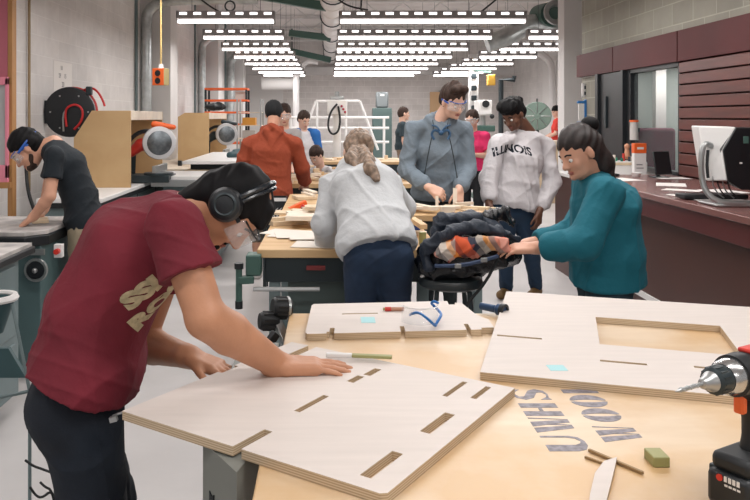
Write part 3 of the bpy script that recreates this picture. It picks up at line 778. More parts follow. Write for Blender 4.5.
m_h_black = M('hair_black', (14,13,15), 0.65, noise=(60, 0.3), spec=.2); m_h_brown = M('hair_brown', (62,48,42), 0.65, noise=(60, 0.3), spec=.2)
m_h_blond = M('hair_dark_blond', (138,116,98), 0.5, noise=(40, 0.5))
sk_tan = skinmat('skin_tan', (190,136,104)); sk_fair = skinmat('skin_fair', (222,178,156)); sk_dark = skinmat('skin_dark', (104,70,54)); sk_mid = skinmat('skin_mid', (206,154,128))

# ---- foreground man in a maroon T-shirt, leaning on the panel
zt = .93
J = dict(pel=P(80,386,2.03), wai=P(98,312,2.03), che=P(136,250,2.04), nck=P(186,214,2.04), side=(.06,-1,-.05),
         hc=P(232,206,2.03), hf=(.42,-.08,-.91), hu=(.91,0,.42), hs=.91,
         sr=P(176,228,1.86), er=P(206,318,1.80), wr=P(280,366,1.955),
         sl=P(176,236,2.23), el=P(140,343,2.33), wl=P(190,357,2.16),
         hr=dict(d=(.155,.020,-.006), n=(0,0,1), sc=1.06, side=-1, curl=(.06,.10,.08), spread=.16, thumb=(.75,.25)),
         hl=dict(d=(.13,-.05,-.03), n=(.1,0,1), side=1, curl=(.1,.15,.1), spread=.14),
         hipr=P(82,420,1.955), hipl=P(78,420,2.11), kr=V3(-.57,1.93,.48), kl=V3(-.62,2.18,.48), ar=V3(-.66,1.92,.09), al=V3(-.72,2.2,.09), toe=(1,0,0))
m_maroon = M('maroon_cotton', (116,27,43), 0.85, rgb2=(104,23,38), noise=(6,1), bump=(9, .55))
m_navy = M('navy_denim', (16,27,40), 0.85, rgb2=(11,18,29), noise=(7,1), bump=(260,.15))
FG, H, JJ = person('person', 'man in maroon T-shirt and ear muffs leaning over pale plywood panel in the foreground', J, sk_tan,
    dict(mat=m_maroon, name='t_shirt', sleeve=.235, hem=-.03, hip=(.222,.148), ease=.010, t=.016, fold=.0045, freq=13), dict(mat=m_navy, name='jeans', t=.012), m_black, res=.0052, w=1.02, seed=3, ak=1.2, facek=dict(brow=(24,20,20), lip=(150,88,76)))
def ex(S):
    S.cone(H.at(0,-.075,-.02), .040, H.at(0,-.085,-.12), .016, .02); S.cone(H.at(.02,-.07,-.04), .034, H.at(.03,-.075,-.11), .014, .02)
    S.cone(H.at(-.02,.05,.085), .024, H.at(-.02,.088,.06), .012, .015); S.cone(H.at(.02,.05,.085), .022, H.at(.03,.086,.055), .012, .015)
hair(H, FG, m_h_black, 'cropped', .0042, extra=ex, amp=.0016)
G().lathe([(0,.0),(.034,.0),(.043,.006),(.045,.02),(.038,.034),(.02,.040),(0,.040)], H.at(.078,-.008,.002), H.s, 22).build('ear_cup', m_black, FG)
G().lathe([(0,.0),(.034,.0),(.043,.006),(.045,.02),(.038,.034),(.02,.040),(0,.040)], H.at(-.078,-.008,.002), -H.s, 22).build('ear_cup', m_black, FG)
G().tube([H.at(.104*math.cos(a), -.010, .0+.137*math.sin(a)) for a in np.linspace(.05, math.pi-.05, 20)], .008, 8).tube([H.at(.102*math.cos(a), .004, .0+.134*math.sin(a)) for a in np.linspace(.05, math.pi-.05, 20)], .006, 8).build('headband', M('black_gloss', (30,36,42), .25), FG)
G().lathe([(.026,.037),(.031,.0385),(.026,.042),(.022,.039)], H.at(.078,-.008,.002), H.s, 22).build('cup_ring', m_dark, FG)
H.glasses(FG, m_black, lensr=.088)
S = Soft(); S.cone(H.at(-.014,.086,-.086), .010, H.at(.014,.086,-.086), .010, .006); S.cone(H.at(-.02,.090,-.059), .0045, H.at(.02,.090,-.059), .0045, .004); S.build('goatee', m_h_black, FG, .004)
# cream print on the chest
def shirt_print(lines, cpos, right, upv, size, target, mat, nm, depth, arc=0, bold=.01):
    right = Vector(nrm(right)); upv = Vector(upv); upv = (upv-right*upv.dot(right)).normalized(); out = right.cross(upv)
    me = text_mesh(lines, size, 0.0, bold)
    bm = bmesh.new(); bm.from_mesh(me); bmesh.ops.triangulate(bm, faces=bm.faces); bmesh.ops.subdivide_edges(bm, edges=[e for e in bm.edges if e.calc_length() > size*.15], cuts=2); bm.to_mesh(me); bm.free()
    for v in me.vertices:
        x, y = v.co.x, v.co.y
        if arc: y -= arc*x*x
        v.co = Vector(cpos)+right*x+upv*y+out*depth
    o = link_mesh(me, nm, mat, target.parent)
    s = o.modifiers.new('wrap', 'SHRINKWRAP'); s.target = target; s.wrap_method = 'PROJECT'; s.wrap_mode = 'ABOVE_SURFACE'; s.use_negative_direction = True; s.use_positive_direction = True; s.project_limit = depth*2.5; s.offset = .0015
    o2 = o
    return o
def child(par, nm): return [c for c in par.children if c.name.split('.')[0] == nm][0]
def project_print(o, target, direction):
    """press the letters onto the cloth along a direction"""
    bpy.context.view_layer.update()
    from mathutils.bvhtree import BVHTree
    me = target.data; mw = target.matrix_world; bv = BVHTree.FromPolygons([mw @ v.co for v in me.vertices], [tuple(p.vertices) for p in me.polygons])
    for m in list(o.modifiers): o.modifiers.remove(m)
    ow = o.matrix_world; oi = ow.inverted(); d = Vector(direction).normalized(); dead = []
    for v in o.data.vertices:
        p = ow @ v.co; h = bv.ray_cast(p, d, .6)
        if h[0] is not None: v.co = oi @ (h[0]-d*.0022)
        else: dead.append(v.index)
    if dead:
        bm = bmesh.new(); bm.from_mesh(o.data); bm.verts.ensure_lookup_table(); bmesh.ops.delete(bm, geom=[bm.verts[i] for i in dead], context='VERTS'); bm.to_mesh(o.data); bm.free()
m_cream = M('cream_print', (196,182,146), 0.8, noise=(50,.25))
ts = child(FG, 't_shirt')
for txt, px, py in (('SSI', 146, 284), ('ROS', 170, 313)):
    c = P(px, py, 1.86); c = Vector(c)+Vector((.12,-.25,-.12))
    o = shirt_print(txt, c, (.62,.25,.45), (-.45,.05,.62), .084, ts, m_cream, 'chest_print', 0.0, bold=.006)
    project_print(o, ts, (-.42,.86,.28))
o = tag(G().tube([P(113,416,1.84), P(118,414,1.82), P(124,412,1.82)], .003, 6).bar(P(110,420,1.84), P(117,418,1.84), .012, .012).build('key_clip', m_steel, FG))

# ---- man in a black shirt at the left table
J = dict(pel=P(86,226,5.02), wai=P(79,195,5.02), che=P(67,165,5.0), nck=P(50,146,5.0), side=(-.12,1,0),
         hc=P(27,149,4.98), hf=(-.62,-.22,-.72), hu=(-.70,-.1,.62), hs=1.02,
         sr=P(55,155,5.16), er=P(45,205,5.2), wr=P(38,218,5.08), sl=P(54,156,4.82), el=P(50,196,4.76), wl=P(33,217,4.80),
         hr=dict(d=(-.4,-.1,-.3), n=(-.3,0,1), curl=(.5,.6,.4)), hl=dict(d=(-.5,.1,-.35), n=(-.3,-.3,1), curl=(.5,.6,.4)), toe=(-1,0,0))
m_blkshirt = M('black_cotton', (14,24,32), 0.85, bump=(10,.4)); m_khaki = M('khaki', (150,138,116), 0.85, bump=(200,.1))
MB, Hb, _ = person('person', 'bearded man in black T-shirt and blue goggle strap bending over the left table', J, sk_mid,
    dict(mat=m_blkshirt, name='t_shirt', sleeve=.34, hem=.0, ease=.0, t=.014), dict(mat=m_khaki, name='trousers'), m_black, res=.008, w=.93, seed=11)
hair(Hb, MB, m_h_black, 'short', .006)
S = Soft(); S.ell(Hb.at(0,.055,-.095), (.045,.045,.03), Hb.R, .01)
for x in (-1, 1): S.cone(Hb.at(.062*x,.01,-.05), .012, Hb.at(.03*x,.06,-.10), .016, .012)
S.build('beard', m_h_brown, MB, .006, hairdisp(.002))
m_bluestrap = M('blue_strap', (36,92,180), 0.4)
Hb.glasses(MB, m_bluestrap)
G().tube([Hb.at(-.088*math.cos(a), .01-.125*math.sin(a), .015+.02*math.sin(a)) for a in np.linspace(-.3, math.pi+.3, 18)], .008, 6).build('goggle_strap', m_bluestrap, MB)
G().lathe([(.118,-.02),(.124,-.02),(.124,.015),(.118,.015)], P(70,214,5.02), (0,0,1), 20, closed=True).build('belt', M('belt_tan', (120,92,66), .6), MB) if False else None

# ---- man in an orange hooded top, back to us
J = dict(pel=P(269,194,7.5), che=P(271,152,7.52), nck=P(272,131,7.55), side=(1,.12,0), hc=P(274,114,7.62), hf=(.12,.95,-.35), hu=(0,.35,.95),
         sl=P(249,145,7.5), el=P(240,174,7.5), wl=P(245,196,7.7), sr=P(295,144,7.52), er=P(302,168,7.6), wr=P(305,184,7.85),
         hl=dict(d=(.2,.8,-.2), n=(0,0,1), curl=(.3,.3,.3)), hr=dict(d=(0,.9,-.35), n=(0,0,1), curl=(.2,.2,.2)))
m_orange = M('orange_fleece', (146,64,38), 0.9, bump=(14,.6)); m_camo = M('camouflage', (122,112,96), .85, rgb2=(48,50,46), noise=(16,1))
MO, Ho, _ = person('person', 'man in rust orange hoodie, black beanie and camouflage shorts, back turned', J, sk_mid,
    dict(mat=m_orange, name='hoodie', sleeve=.97, hem=.03, hood=True, rib=True, ease=.022, t=.024, fold=.007, freq=13), dict(mat=m_camo, name='shorts', len=.55, t=.03), M('pale_shoe', (190,186,184), .6), res=.010, w=1.08, seed=21, face=False)
hair(Ho, MO, M('black_knit', (24,26,28), .9), 'beanie', .008, 'beanie', amp=.001)
# ---- woman with a ponytail bending over the bench, back to us
J = dict(pel=P(378,249,3.86), wai=P(374,219,3.98), che=P(364,186,4.10), nck=P(358,164,4.28), side=(1,.02,0), hc=P(358,153,4.42), hf=(-.1,.72,-.68), hu=(.05,.75,.66),
         sl=P(332,186,4.18), el=P(325,224,4.10), wl=P(327,246,4.26), sr=P(388,182,4.20), er=P(402,208,4.34), wr=P(390,226,4.56),
         hl=dict(d=(.1,.9,-.15), n=(0,0,1), curl=(.2,.2,.2)), hr=dict(d=(-.2,.9,-.3), n=(0,0,1), curl=(.2,.2,.2)))
m_ggrey = M('light_grey_fleece', (196,198,200), 0.9, bump=(14,.6)); m_jean = M('blue_denim', (27,48,74), .85, rgb2=(18,34,56), noise=(6,1), bump=(240,.12))
WP, Hp, _ = person('person', 'woman with dark blond ponytail in light grey sweatshirt bending over wooden bench', J, sk_fair,
    dict(mat=m_ggrey, name='sweatshirt', sleeve=.98, hem=.02, rib=True, ease=.026, t=.024, fold=.007, freq=12, cuff=.036), dict(mat=m_jean, name='jeans', t=.012), m_black, res=.008, w=.93, seed=31, face=False)
def ex(S):
    S.cone(Hp.at(0,-.105,.03), .032, Hp.at(.02,-.125,-.0), .035, .02); S.chain([(P(362,151,4.26),.036),(P(366,160,4.10),.042),(P(371,170,4.00),.036),(P(377,180,3.96),.014)], .015)
    S.chain([(P(354,150,4.28),.03),(P(351,158,4.11),.030),(P(359,170,4.02),.016)], .015)
hair(Hp, WP, m_h_blond, 'long', .005, extra=ex, disp=hairdisp(.0025, 210, 4, (.3,-.2,-1)))
G().lathe([(.03,-.006),(.036,0),(.03,.006)], Hp.at(.0,-.112,.03), (0,-.8,.4), 16).build('hair_tie', m_h_brown, WP)

# ---- man in a grey hoodie facing us
J = dict(pel=P(437,196,6.12), che=P(438,152,6.08), nck=P(440,121,6.06), side=(-1,.05,0), hc=P(453,101,5.96), hf=(.42,-.78,-.46), hu=(.15,-.40,.9), hs=1.06,
         sr=P(413,130,6.06), er=P(406,170,6.02), wr=P(430,188,5.78), sl=P(464,131,6.1), el=P(468,170,6.05), wl=P(459,190,5.86),
         hr=dict(d=(.8,-.3,-.35), n=(-.2,-.8,.6), curl=(.6,.7,.4)), hl=dict(d=(-.1,-.3,-.9), n=(.2,-.9,.3), curl=(.5,.5,.4)))
m_hood = M('slate_fleece', (112,124,134), .9, bump=(14,.6)); m_dkpant = M('dark_green_trousers', (38,48,50), .85)
MH, Hh, _ = person('person', 'tall man in slate grey hoodie and clear safety glasses looking at his hands', J, sk_fair,
    dict(mat=m_hood, name='hoodie', sleeve=.97, hem=.02, hood=True, rib=True, ease=.014, t=.022, fold=.007, freq=13), dict(mat=m_dkpant, name='trousers'), m_black, res=.0085, w=.97, seed=41, facek=dict(brow=(60,44,38)))
def ex(S): S.cone(Hh.at(-.04,.05,.115), .032, Hh.at(.05,.05,.12), .034, .02); S.cone(Hh.at(0,-.02,.12), .04, Hh.at(0,.05,.12), .036, .02)
hair(Hh, MH, m_h_brown, 'short', .006, extra=ex)
Hh.glasses(MH, m_bluestrap)
g = G(); c = P(441,133,5.86)
for s in (-1, 1):
    g.tube([c, c+V3(s*.05,0,.03), c+V3(s*.075,.01,-.01), c+V3(s*.05,0,-.05)], .010, 6, smooth=2); g.tube([c, c+V3(s*.03,-.01,.05), c+V3(s*.07,0,.06)], .007, 6, smooth=1)
g.sph(c, .02).build('chest_emblem', M('emblem_teal', (40,78,112), .6), MH)
g = G()
for s in (-1, 1): g.tube([P(441,120,5.86)+V3(s*.06,.03,0), P(441,128,5.84)+V3(s*.05,.02,0), P(441,150,5.86)+V3(s*.09,.02,0), P(441,180,5.89)+V3(s*.13,.02,0)], .004, 6, smooth=1)
g.build('drawstring', m_dark, MH)
# ---- woman in an ILLINOIS sweatshirt
J = dict(pel=P(512,204,6.4), che=P(520,160,6.42), nck=P(527,131,6.45), side=(-1,-.28,0), hc=P(513,114,6.33), hf=(-.62,-.55,-.52), hu=(-.35,-.25,.9), hs=1.04,
         sr=P(497,144,6.30), er=P(489,178,6.22), wr=P(489,205,6.10), sl=P(546,146,6.52), el=P(552,182,6.50), wl=P(539,212,6.32),
         hr=dict(d=(.1,-.2,-.9), n=(-.8,-.4,.1), curl=(.4,.4,.3)), hl=dict(d=(-.1,-.1,-.9), n=(.6,-.7,0), curl=(.4,.5,.3)), 
         al=P(536,300,6.75), ar=P(506,302,6.75), toe=(-.5,-.8,0))
J['al'][2] = J['ar'][2] = .09
m_sweat = M('pale_grey_sweat', (198,194,196), .9, bump=(14,.6))
WI, Hi, _ = person('person', 'woman in pale grey ILLINOIS sweatshirt and blue jeans looking down', J, sk_dark,
    dict(mat=m_sweat, name='sweatshirt', sleeve=.95, hem=.03, rib=True, ease=.03, t=.026, fold=.008, freq=12), dict(mat=M('teal_jeans', (30,54,78), .85), name='jeans'), M('brown_shoe', (120,92,56), .6), res=.0085, w=1.0, seed=51, facek=dict(brow=(20,14,12), lip=(120,66,58)))
def ex(S): S.ell(Hi.at(0,-.125,.05), .036, None, .01); S.ell(Hi.at(0,.03,.09), (.09,.08,.06), Hi.R, .02)
hair(Hi, WI, m_h_black, 'short', .006, extra=ex, amp=.0022)
G().sph(Hi.at(-.082,-.006,-.045), .006).build('earring', m_steel, WI)
sw = child(WI, 'sweatshirt')
c = Vector(P(519,150,6.05))+Vector((.045,0,0))
o = shirt_print('ILLINOIS', c, (1,.28,0), (0,0,1), .092, sw, m_navy, 'chest_lettering', 0.0, arc=1.1, bold=.003)
project_print(o, sw, (-.25,1,0))

# ---- person in teal passing on the right
J = dict(pel=P(606,262,3.75), che=P(604,206,3.74), nck=P(590,180,3.72), side=(.15,1,0), hc=P(579,152,3.68), hf=(-.85,-.3,-.42), hu=(-.38,0,.92),
         sr=P(598,190,3.92), er=P(572,236,3.9), wr=P(528,244,3.84), sl=P(606,194,3.54), el=P(584,244,3.46), wl=P(534,248,3.60),
         hr=dict(d=(-.9,.1,-.05), n=(0,.2,1), curl=(.2,.3,.2)), hl=dict(d=(-.9,.1,-.05), n=(0,-.3,1), curl=(.2,.3,.2)), toe=(-1,-.2,0))
m_teal = M('teal_knit', (10,98,114), .85, bump=(10,.5))
PT, Ht, _ = person('person', 'dark-haired person in bright teal sweater reaching left toward the jacket pile', J, sk_mid,
    dict(mat=m_teal, name='sweater', sleeve=.92, hem=.10, ease=.018, t=.022, fold=.005, freq=12), dict(mat=M('dark_teal_trousers', (24,48,58), .8), name='trousers'), m_black, res=.008, w=1.14, seed=61, facek=dict(brow=(30,24,22)))
def ex(S): S.chain([(Ht.at(0,-.07,.0),.06),(Ht.at(0,-.085,-.10),.055),(Ht.at(.0,-.08,-.19),.035)], .03)
hair(Ht, PT, M('hair_dark_brown', (38,28,26), .6, noise=(50,.4)), 'long', .006, extra=ex)
G().sph(Ht.at(0,-.12,.09), (.045,.045,.04)).build('hair_bun', m_h_black, PT)

# ---- people further back
def far(label, px, topy, Z, hf, side, tmat, pmat, hmat, skin=sk_fair, res=.012, arms=None, lean=0, hood=False, tname='shirt', sleeve=.4, seed=0, lz=0, w=.95, face=True, hshape='short'):
    X = (px-329)/FPX*Z; top = CAMH-(topy-117)/FPX*Z; s = nrm(side); f = nrm(np.cross([0,0,1], s)); hc = np.array((X, Z, top-.125))
    b = np.array((X, Z, 0)); n = hc-np.array((0,0,.17))-f*(.03+lean*.12); che = n-np.array((0,0,.19))-f*lean*.25; pel = che-np.array((0,0,.27))-f*lean*.25
    sl = n-s*.185*w-np.array((0,0,.05)); sr = n+s*.185*w-np.array((0,0,.05))
    J = dict(pel=pel, che=che, nck=n, side=s, hc=hc, hf=hf, hu=(0,0,1) if lean < .5 else (f[0]*.5, f[1]*.5, .85), sl=sl, sr=sr)
    for q, sh, d in (('l', sl, -1), ('r', sr, 1)):
        if arms == 'fold': J['e'+q] = sh+s*d*.05-np.array((0,0,.26)); J['w'+q] = sh-s*d*.13+f*.2-np.array((0,0,.24))
        elif arms == 'down': J['e'+q] = sh+s*d*.05-np.array((0,0,.28)); J['w'+q] = J['e'+q]+f*.06-np.array((0,0,.24))
        else: J['e'+q] = sh+s*d*.05+f*.06-np.array((0,0,.26)); J['w'+q] = sh+s*d*-.02+f*.28-np.array((0,0,.36))
    T, H, _ = person('person', label, J, skin, dict(mat=tmat, name=tname, sleeve=sleeve, hem=.05, hood=hood, t=.016, ease=.01), dict(mat=pmat, name='trousers'), m_black, res=res, w=w, seed=seed, face=face)
    hair(H, T, hmat, hshape, .009, amp=.002)
    return T, H
m_pink = M('hot_pink_polo', (226,50,108), .8); m_blk = M('black_trousers', (26,28,32), .85); m_raglan = M('white_jersey', (212,210,212), .85); m_red = M('red_shirt', (206,52,40), .8)
T, Hk = far('woman in hot pink polo shirt and black leggings standing behind the hoodie man', 472, 110, 10.2, (-.5,-.8,-.25), (-.85,.4,0), m_pink, m_blk, m_h_brown, arms='fold', seed=3, w=.9, sleeve=.35); Hk.glasses(T, m_wpl)
G().sph(Hk.at(.10,.04,-.30), (.03,.012,.03)).build('badge', m_wpl, T)
T, Hr = far('person in white jersey with blue raglan sleeves near the white rail stand', 304, 111, 11.0, (.45,-.75,-.4), (-.9,-.3,0), m_raglan, m_blk, m_h_brown, seed=4, w=.92, sleeve=.1)
def sleeve_part(T, J=None): pass
S = Soft()
for s in (-1, 1):
    sh = Vector(Hr.c)+V3(s*.185*.92*.9, s*.05, -.21); S.cone(sh+V3(-s*.07,0,.05), .045, sh, .078, .03); S.cone(sh, .078, sh+V3(s*.05,0,-.2), .062, .03)
S.build('blue_sleeves', M('royal_blue', (38,104,176), .8), T, .012)
far('dark-haired man leaning low over the parts bench beside the orange hoodie', 316, 146, 10.2, (-.5,-.6,-.6), (-.8,.5,0), m_raglan, m_blk, m_h_brown, seed=5, lean=.7, w=.95)
T, Hq = far('person in clear goggles hidden behind the black beanie', 284, 104, 8.9, (.1,-.9,-.2), (-1,0,0), M('grey_undershirt', (178,174,174), .8), m_blk, m_h_brown, seed=6, w=.78); Hq.glasses(T, m_wpl)
far('dark-haired person in black passing in front of the back wall bin', 404, 107, 14.5, (1,.1,-.1), (0,-1,0), M('dark_teal_shirt', (32,48,56), .8), M('tan_trousers', (128,106,88), .8), m_h_brown, seed=7, arms='down', w=1.0)
far('small distant person in red T-shirt between the right columns', 556, 106, 17.0, (-.9,-.3,-.4), (.2,.95,0), m_red, M('brown_trousers', (110,80,60), .8), m_h_black, seed=8, w=.95)
# ================================================================== OBJECTS
m_maple = wood_mat('maple_top', (222,200,172), (208,182,150), (1.2, 9, 4), 0.38, blotch=(204,168,122))
m_ply = ply_mat('plywood', (216,206,199), (206,186,158), (176,152,122))
m_pale = M('pale_ply', (226,212,194), 0.6, noise=(8,.08)); m_ply2 = M('birch', (214,192,162), .6, noise=(9,.12))
m_ink = M('stencil_ink', (138,133,140), 0.6, noise=(60,.35)); m_tape = M('blue_tape', (168,214,218), 0.7)
m_olive = M('olive_plastic', (150,148,96), .5); m_metal = M('chrome', (190,190,190), .22, metal=.9); m_red = M('tool_red', (200,52,40), .4); m_or = M('tool_orange', (226,98,40), .45)

# ---- foreground table
TZ = .90
t = thing('work_table', 'big maple-topped work table in the foreground with worn WOOD stencilling', 'table', (.9, 1.6, 0))
G().box(-.135, 2.0, .62, 2.63, TZ-.05, TZ).build('table_top', m_maple, t, bevel=.004)
for x in (0.05, 1.9):
    for y in (.75, 2.48): G().box(x-.045, x+.045, y-.045, y+.045, 0, TZ-.05).build('leg', m_ply2, t, bevel=.004)
G().box(.0, 1.93, .70, .73, TZ-.17, TZ-.05).box(.0, 1.93, 2.50, 2.53, TZ-.17, TZ-.05).box(.0, .03, .73, 2.5, TZ-.17, TZ-.05).box(1.9, 1.93, .73, 2.5, TZ-.17, TZ-.05).build('apron', m_ply2, t)
def cres(s):      # thick side bow of an O or D
    o = [(.5+s*.5*math.sin(a), .5+.5*math.cos(a)) for a in np.linspace(.12, math.pi-.12, 14)]; i = [(.5+s*.11*math.sin(a), .5+.42*math.cos(a)) for a in np.linspace(math.pi-.3, .3, 12)]
    return o+i
R4 = lambda a, b, c, d: [(a, b), (c, b), (c, d), (a, d)]
GL = {'O': [cres(-1), cres(1)], 'D': [R4(.02, 0, .34, 1), cres(1)],
      'U': [[(0,1),(.38,1),(.38,.28),(.48,.14),(.62,.1),(.78,.2),(.85,.38),(.85,1),(.95,1),(.95,.3),(.86,.1),(.62,0),(.34,0),(.1,.1),(0,.3)]],
      'W': [[(-.02,1),(.30,1),(.46,0),(.28,0)], [(.47,0),(.50,0),(.57,.5),(.52,.7)], [(.40,1),(.72,1),(.86,0),(.68,0)], [(.87,0),(.90,0),(1.02,1),(.96,1)]],
      'H': [R4(0, 0, .34, 1), R4(.62, 0, .96, 1), R4(.37, .45, .59, .55)],
      'S': [[(.9,.95),(.9,.72),(.7,.88),(.5,.92),(.3,.84),(.32,.7),(.8,.5),(.95,.28),(.8,.06),(.5,0),(.2,.04),(.05,.0),(.05,.3),(.25,.1),(.5,.06),(.66,.14),(.64,.28),(.2,.46),(.04,.7),(.2,.94),(.5,1),(.75,.94)]]}
for word, X, Ys in (('WOOD', .612, (1.627, 1.731, 1.816, 1.905)), ('UWHS', .485, (1.582, 1.675, 1.765, 1.860))):
    for ch, Y in zip(word, Ys):
        g = G(); hgt = .086; wd = .078
        for poly in GL[ch]: g.prism([(X+hgt/2-p[1]*hgt, Y-wd/2+p[0]*wd) for p in poly], TZ, TZ+.0006)
        g.build('stencil_letter_'+ch.lower(), m_ink, t, smooth=False)
# ---- cut plywood panels
def flat(px, py, z): dz = CAMH-z; Z = FPX*dz/(py-117); return np.array(((px-329)/FPX*Z, Z))
def cut_panel(name, label, O, A, B, z0, z1, outer, holes, mat):
    """outer and holes in fractions along O->A (u) and O->B (v)"""
    O, A, B = map(np.array, (O, A, B)); f = lambda p: tuple(O+(A-O)*p[0]+(B-O)*p[1])
    me = panel_mesh([f(p) for p in outer], [[f(p) for p in h] for h in holes], z0, z1)
    o = link_mesh(me, name, mat, None, None, False); b = o.modifiers.new('bevel', 'BEVEL'); b.width = .0012; b.limit_method = 'ANGLE'
    return tag(o, label, 'plywood panel')
def slot(u, v, L, w=.035): return [(u-w/2, v-L/2), (u+w/2, v-L/2), (u+w/2, v+L/2), (u-w/2, v+L/2)]
PT_ = .920; PB = .9005
c1, c2, c3 = flat(122,411,PT_), flat(385,495,PT_), flat(515,388,PT_); c4 = c1+c3-c2
def inv(px, py, O, A, B, z):
    q = flat(px, py, z)-O; M2 = np.array((A-O, B-O)).T; return np.linalg.solve(M2, q)
hl = []
for (x0,y0,x1,y1,w_) in ((295,411,328,396,.024),(350,382,361,376,.03),(366,375,379,369,.03),(363,476,400,453,.036),(423,432,452,414,.036),(444,396,470,379,.020),(471,398,496,383,.022)):
    a = inv(x0,y0,c1,c2,c4,PT_); b = inv(x1,y1,c1,c2,c4,PT_); u = (a[0]+b[0])/2; b[1] = min(b[1], .955)
    hl.append([(u-w_/2, a[1]), (u+w_/2, a[1]), (u+w_/2, b[1]), (u-w_/2, b[1])])
a = inv(240,446,c1,c2,c4,PT_); b = inv(267,430,c1,c2,c4,PT_); nu = a[0]; nv = b[1]
fa = inv(275,359,c1,c2,c4,PT_); fb = inv(313,346,c1,c2,c4,PT_)
outer = [(0,0), (nu-.016,0), (nu-.016,nv), (nu+.016,nv), (nu+.016,0), (.985,0), (1,.015), (1,1), (fb[0]+.02,1), (fb[0]+.02,fa[1]), (fb[0]-.02,fa[1]), (fb[0]-.02,1), (.0,1), (0,.86), (.02,.86), (.02,.74), (0,.74), (0,.60), (.02,.60), (.02,.5), (0,.5)]
cut_panel('plywood_panel', 'large slotted plywood panel under the hand of the man in maroon', c1, c2, c4, PB, PT_, outer, hl, m_ply)
# right panel with window
q1, q2, q3 = flat(480,372,.920), flat(517,292,.920), flat(690,392,.920)
d = (q3-q1)/np.linalg.norm(q3-q1); nn = np.array((-d[1], d[0])); A = q1+d*1.25; B = q1+nn*np.linalg.norm(q2-q1)
iv = lambda x, y: inv(x, y, q1, A, B, .920)
hA, hB, hC = iv(597,317), iv(598,344), iv(729,323)
u0 = (hA[0]+hB[0])/2; v1 = hA[1]; v0 = hB[1]; u1 = iv(738,350)[0]
hl = [[(u0,v0),(u1,v0),(u1,v1),(u0,v1)]]
for x0,y0,x1,y1 in ((497,335,542,339),(600,361,647,364),(694,367,735,370)):
    a, b = iv(x0,y0), iv(x1,y1); v = (a[1]+b[1])/2; hl.append([(a[0],v-.008),(b[0],v-.008),(b[0],v+.008),(a[0],v+.008)])
outer = [(0,0),(1,0),(1,1),(0,1)]
cut_panel('plywood_panel', 'plywood panel with rectangular opening at the right of the table', q1, A, B, .9005, .920, outer, hl, m_ply)
# small far panel with notched edge
s1, s2, s3 = flat(305,334,.920), flat(495,329,.920), flat(312,304,.920)
def notch(u, w=.012, h=.10): return [(u-w,0),(u-w,h),(u+w,h),(u+w,0)]
outer = [(0.012,0)]+[(.11,0),(.11,.05),(.125,.05),(.125,.16),(.15,.16),(.15,0)]+notch(.51,.012,.16)+notch(.86,.012,.18)+[(.93,0),(.93,.05),(1.0,.05),(1.0,.30),(.95,.45),(.90,.92),(.86,.92),(.86,.86),(.82,.86),(.82,1),(0.012,1),(0,.95),(0,.05)]
i2 = lambda x, y: inv(x, y, s1, s2, s3, .920)
a, b = i2(342,314), i2(378,314)
cut_panel('plywood_panel', 'small notched plywood panel under the safety glasses at the table far edge', s1, s2, s3, .9005, .920, outer, [[(a[0],a[1]-.015),(b[0],a[1]-.015),(b[0],a[1]+.015),(a[0],a[1]+.015)]], m_ply)
def tape(px, py, w, h, lab):
    c = flat(px, py, .920); G().box(c[0]-w/2, c[0]+w/2, c[1]-h/2, c[1]+h/2, .9202, .9207).build('tape', m_tape, label=lab, cat='tape')
tape(368, 320, .045, .07, 'pale blue tape square on the small notched panel'); tape(557, 368, .045, .045, 'pale blue tape patch on the panel with rectangular opening')
# ---- grey steel pedestal at the near left corner
t = thing('pedestal', 'grey steel pedestal with bow-tie cutouts under the big panel', 'pedestal', (-.2, 1.6, 0))
m_sg = M('steel_grey', (126,128,122), .5, noise=(3,.08))
def bowtie(c, R, s=.011): 
    G().prism([(-s,-s*.9),(0,-s*.25),(s,-s*.9),(s,s*.9),(0,s*.25),(-s,s*.9)], 0, .002, R, c).build('cutout', m_black, t, smooth=False)
a0, a1, a2 = V3(-.262,1.60,0), V3(-.175,1.46,0), V3(-.140,1.60,0)
g = G().prism([(a0.x,a0.y),(a1.x,a1.y),(a2.x,a2.y),(-.15,2.3),(-.262,2.3)], 0, .896); g.build('pedestal_shell', m_sg, t, smooth=False)
dv = (a1-a0).normalized(); outn = V3(dv.y, -dv.x, 0); R = Matrix((dv, V3(0,0,1), outn)).transposed()
for f_, z in ((.30,.80),(.62,.775),(.35,.55),(.65,.52)): bowtie(a0+(a1-a0)*f_+V3(0,0,z)+outn*.0005, R)
dv2 = (a2-a1).normalized(); on2 = V3(dv2.y, -dv2.x, 0); R2 = Matrix((dv2, V3(0,0,1), on2)).transposed()
for f_, z in ((.55,.72),(.5,.5)): bowtie(a1+(a2-a1)*f_+V3(0,0,z)+on2*.0005, R2)
# ---- cordless drill
t = thing('cordless_drill', 'red and black cordless drill with a twist bit standing on the table', 'drill', (.73, 1.33, TZ))
dd = V3(.86,.5,0).normalized(); T0 = V3(.557,1.239,1.128); at = lambda s, z=0, o=0: T0+dd*s+V3(0,0,z)+V3(-dd.y,dd.x,0)*o
RD = basis((0,0,1), dd)
g = G(); g.cyl(at(0), at(.012), .0005, .0035, 10).cyl(at(.012), at(.078), .0035, .0035, 10)
for k in range(26): 
    a = k*.75; g.sph(at(.012+k*.002, .0022*math.sin(a), .0022*math.cos(a)), .0024, nu=6, nv=4)
g.build('drill_bit', m_steel, t)
G().lathe([(.0035,-.004),(.008,-.002),(.011,.006),(.012,.012),(.016,.018),(.018,.024)], at(.072), dd, 24).build('chuck_jaws', m_steel, t)
g = G().lathe([(0,.022),(.018,.022),(.0225,.026),(.0235,.048),(.022,.054),(.0,.054)], at(.072), dd, 28)
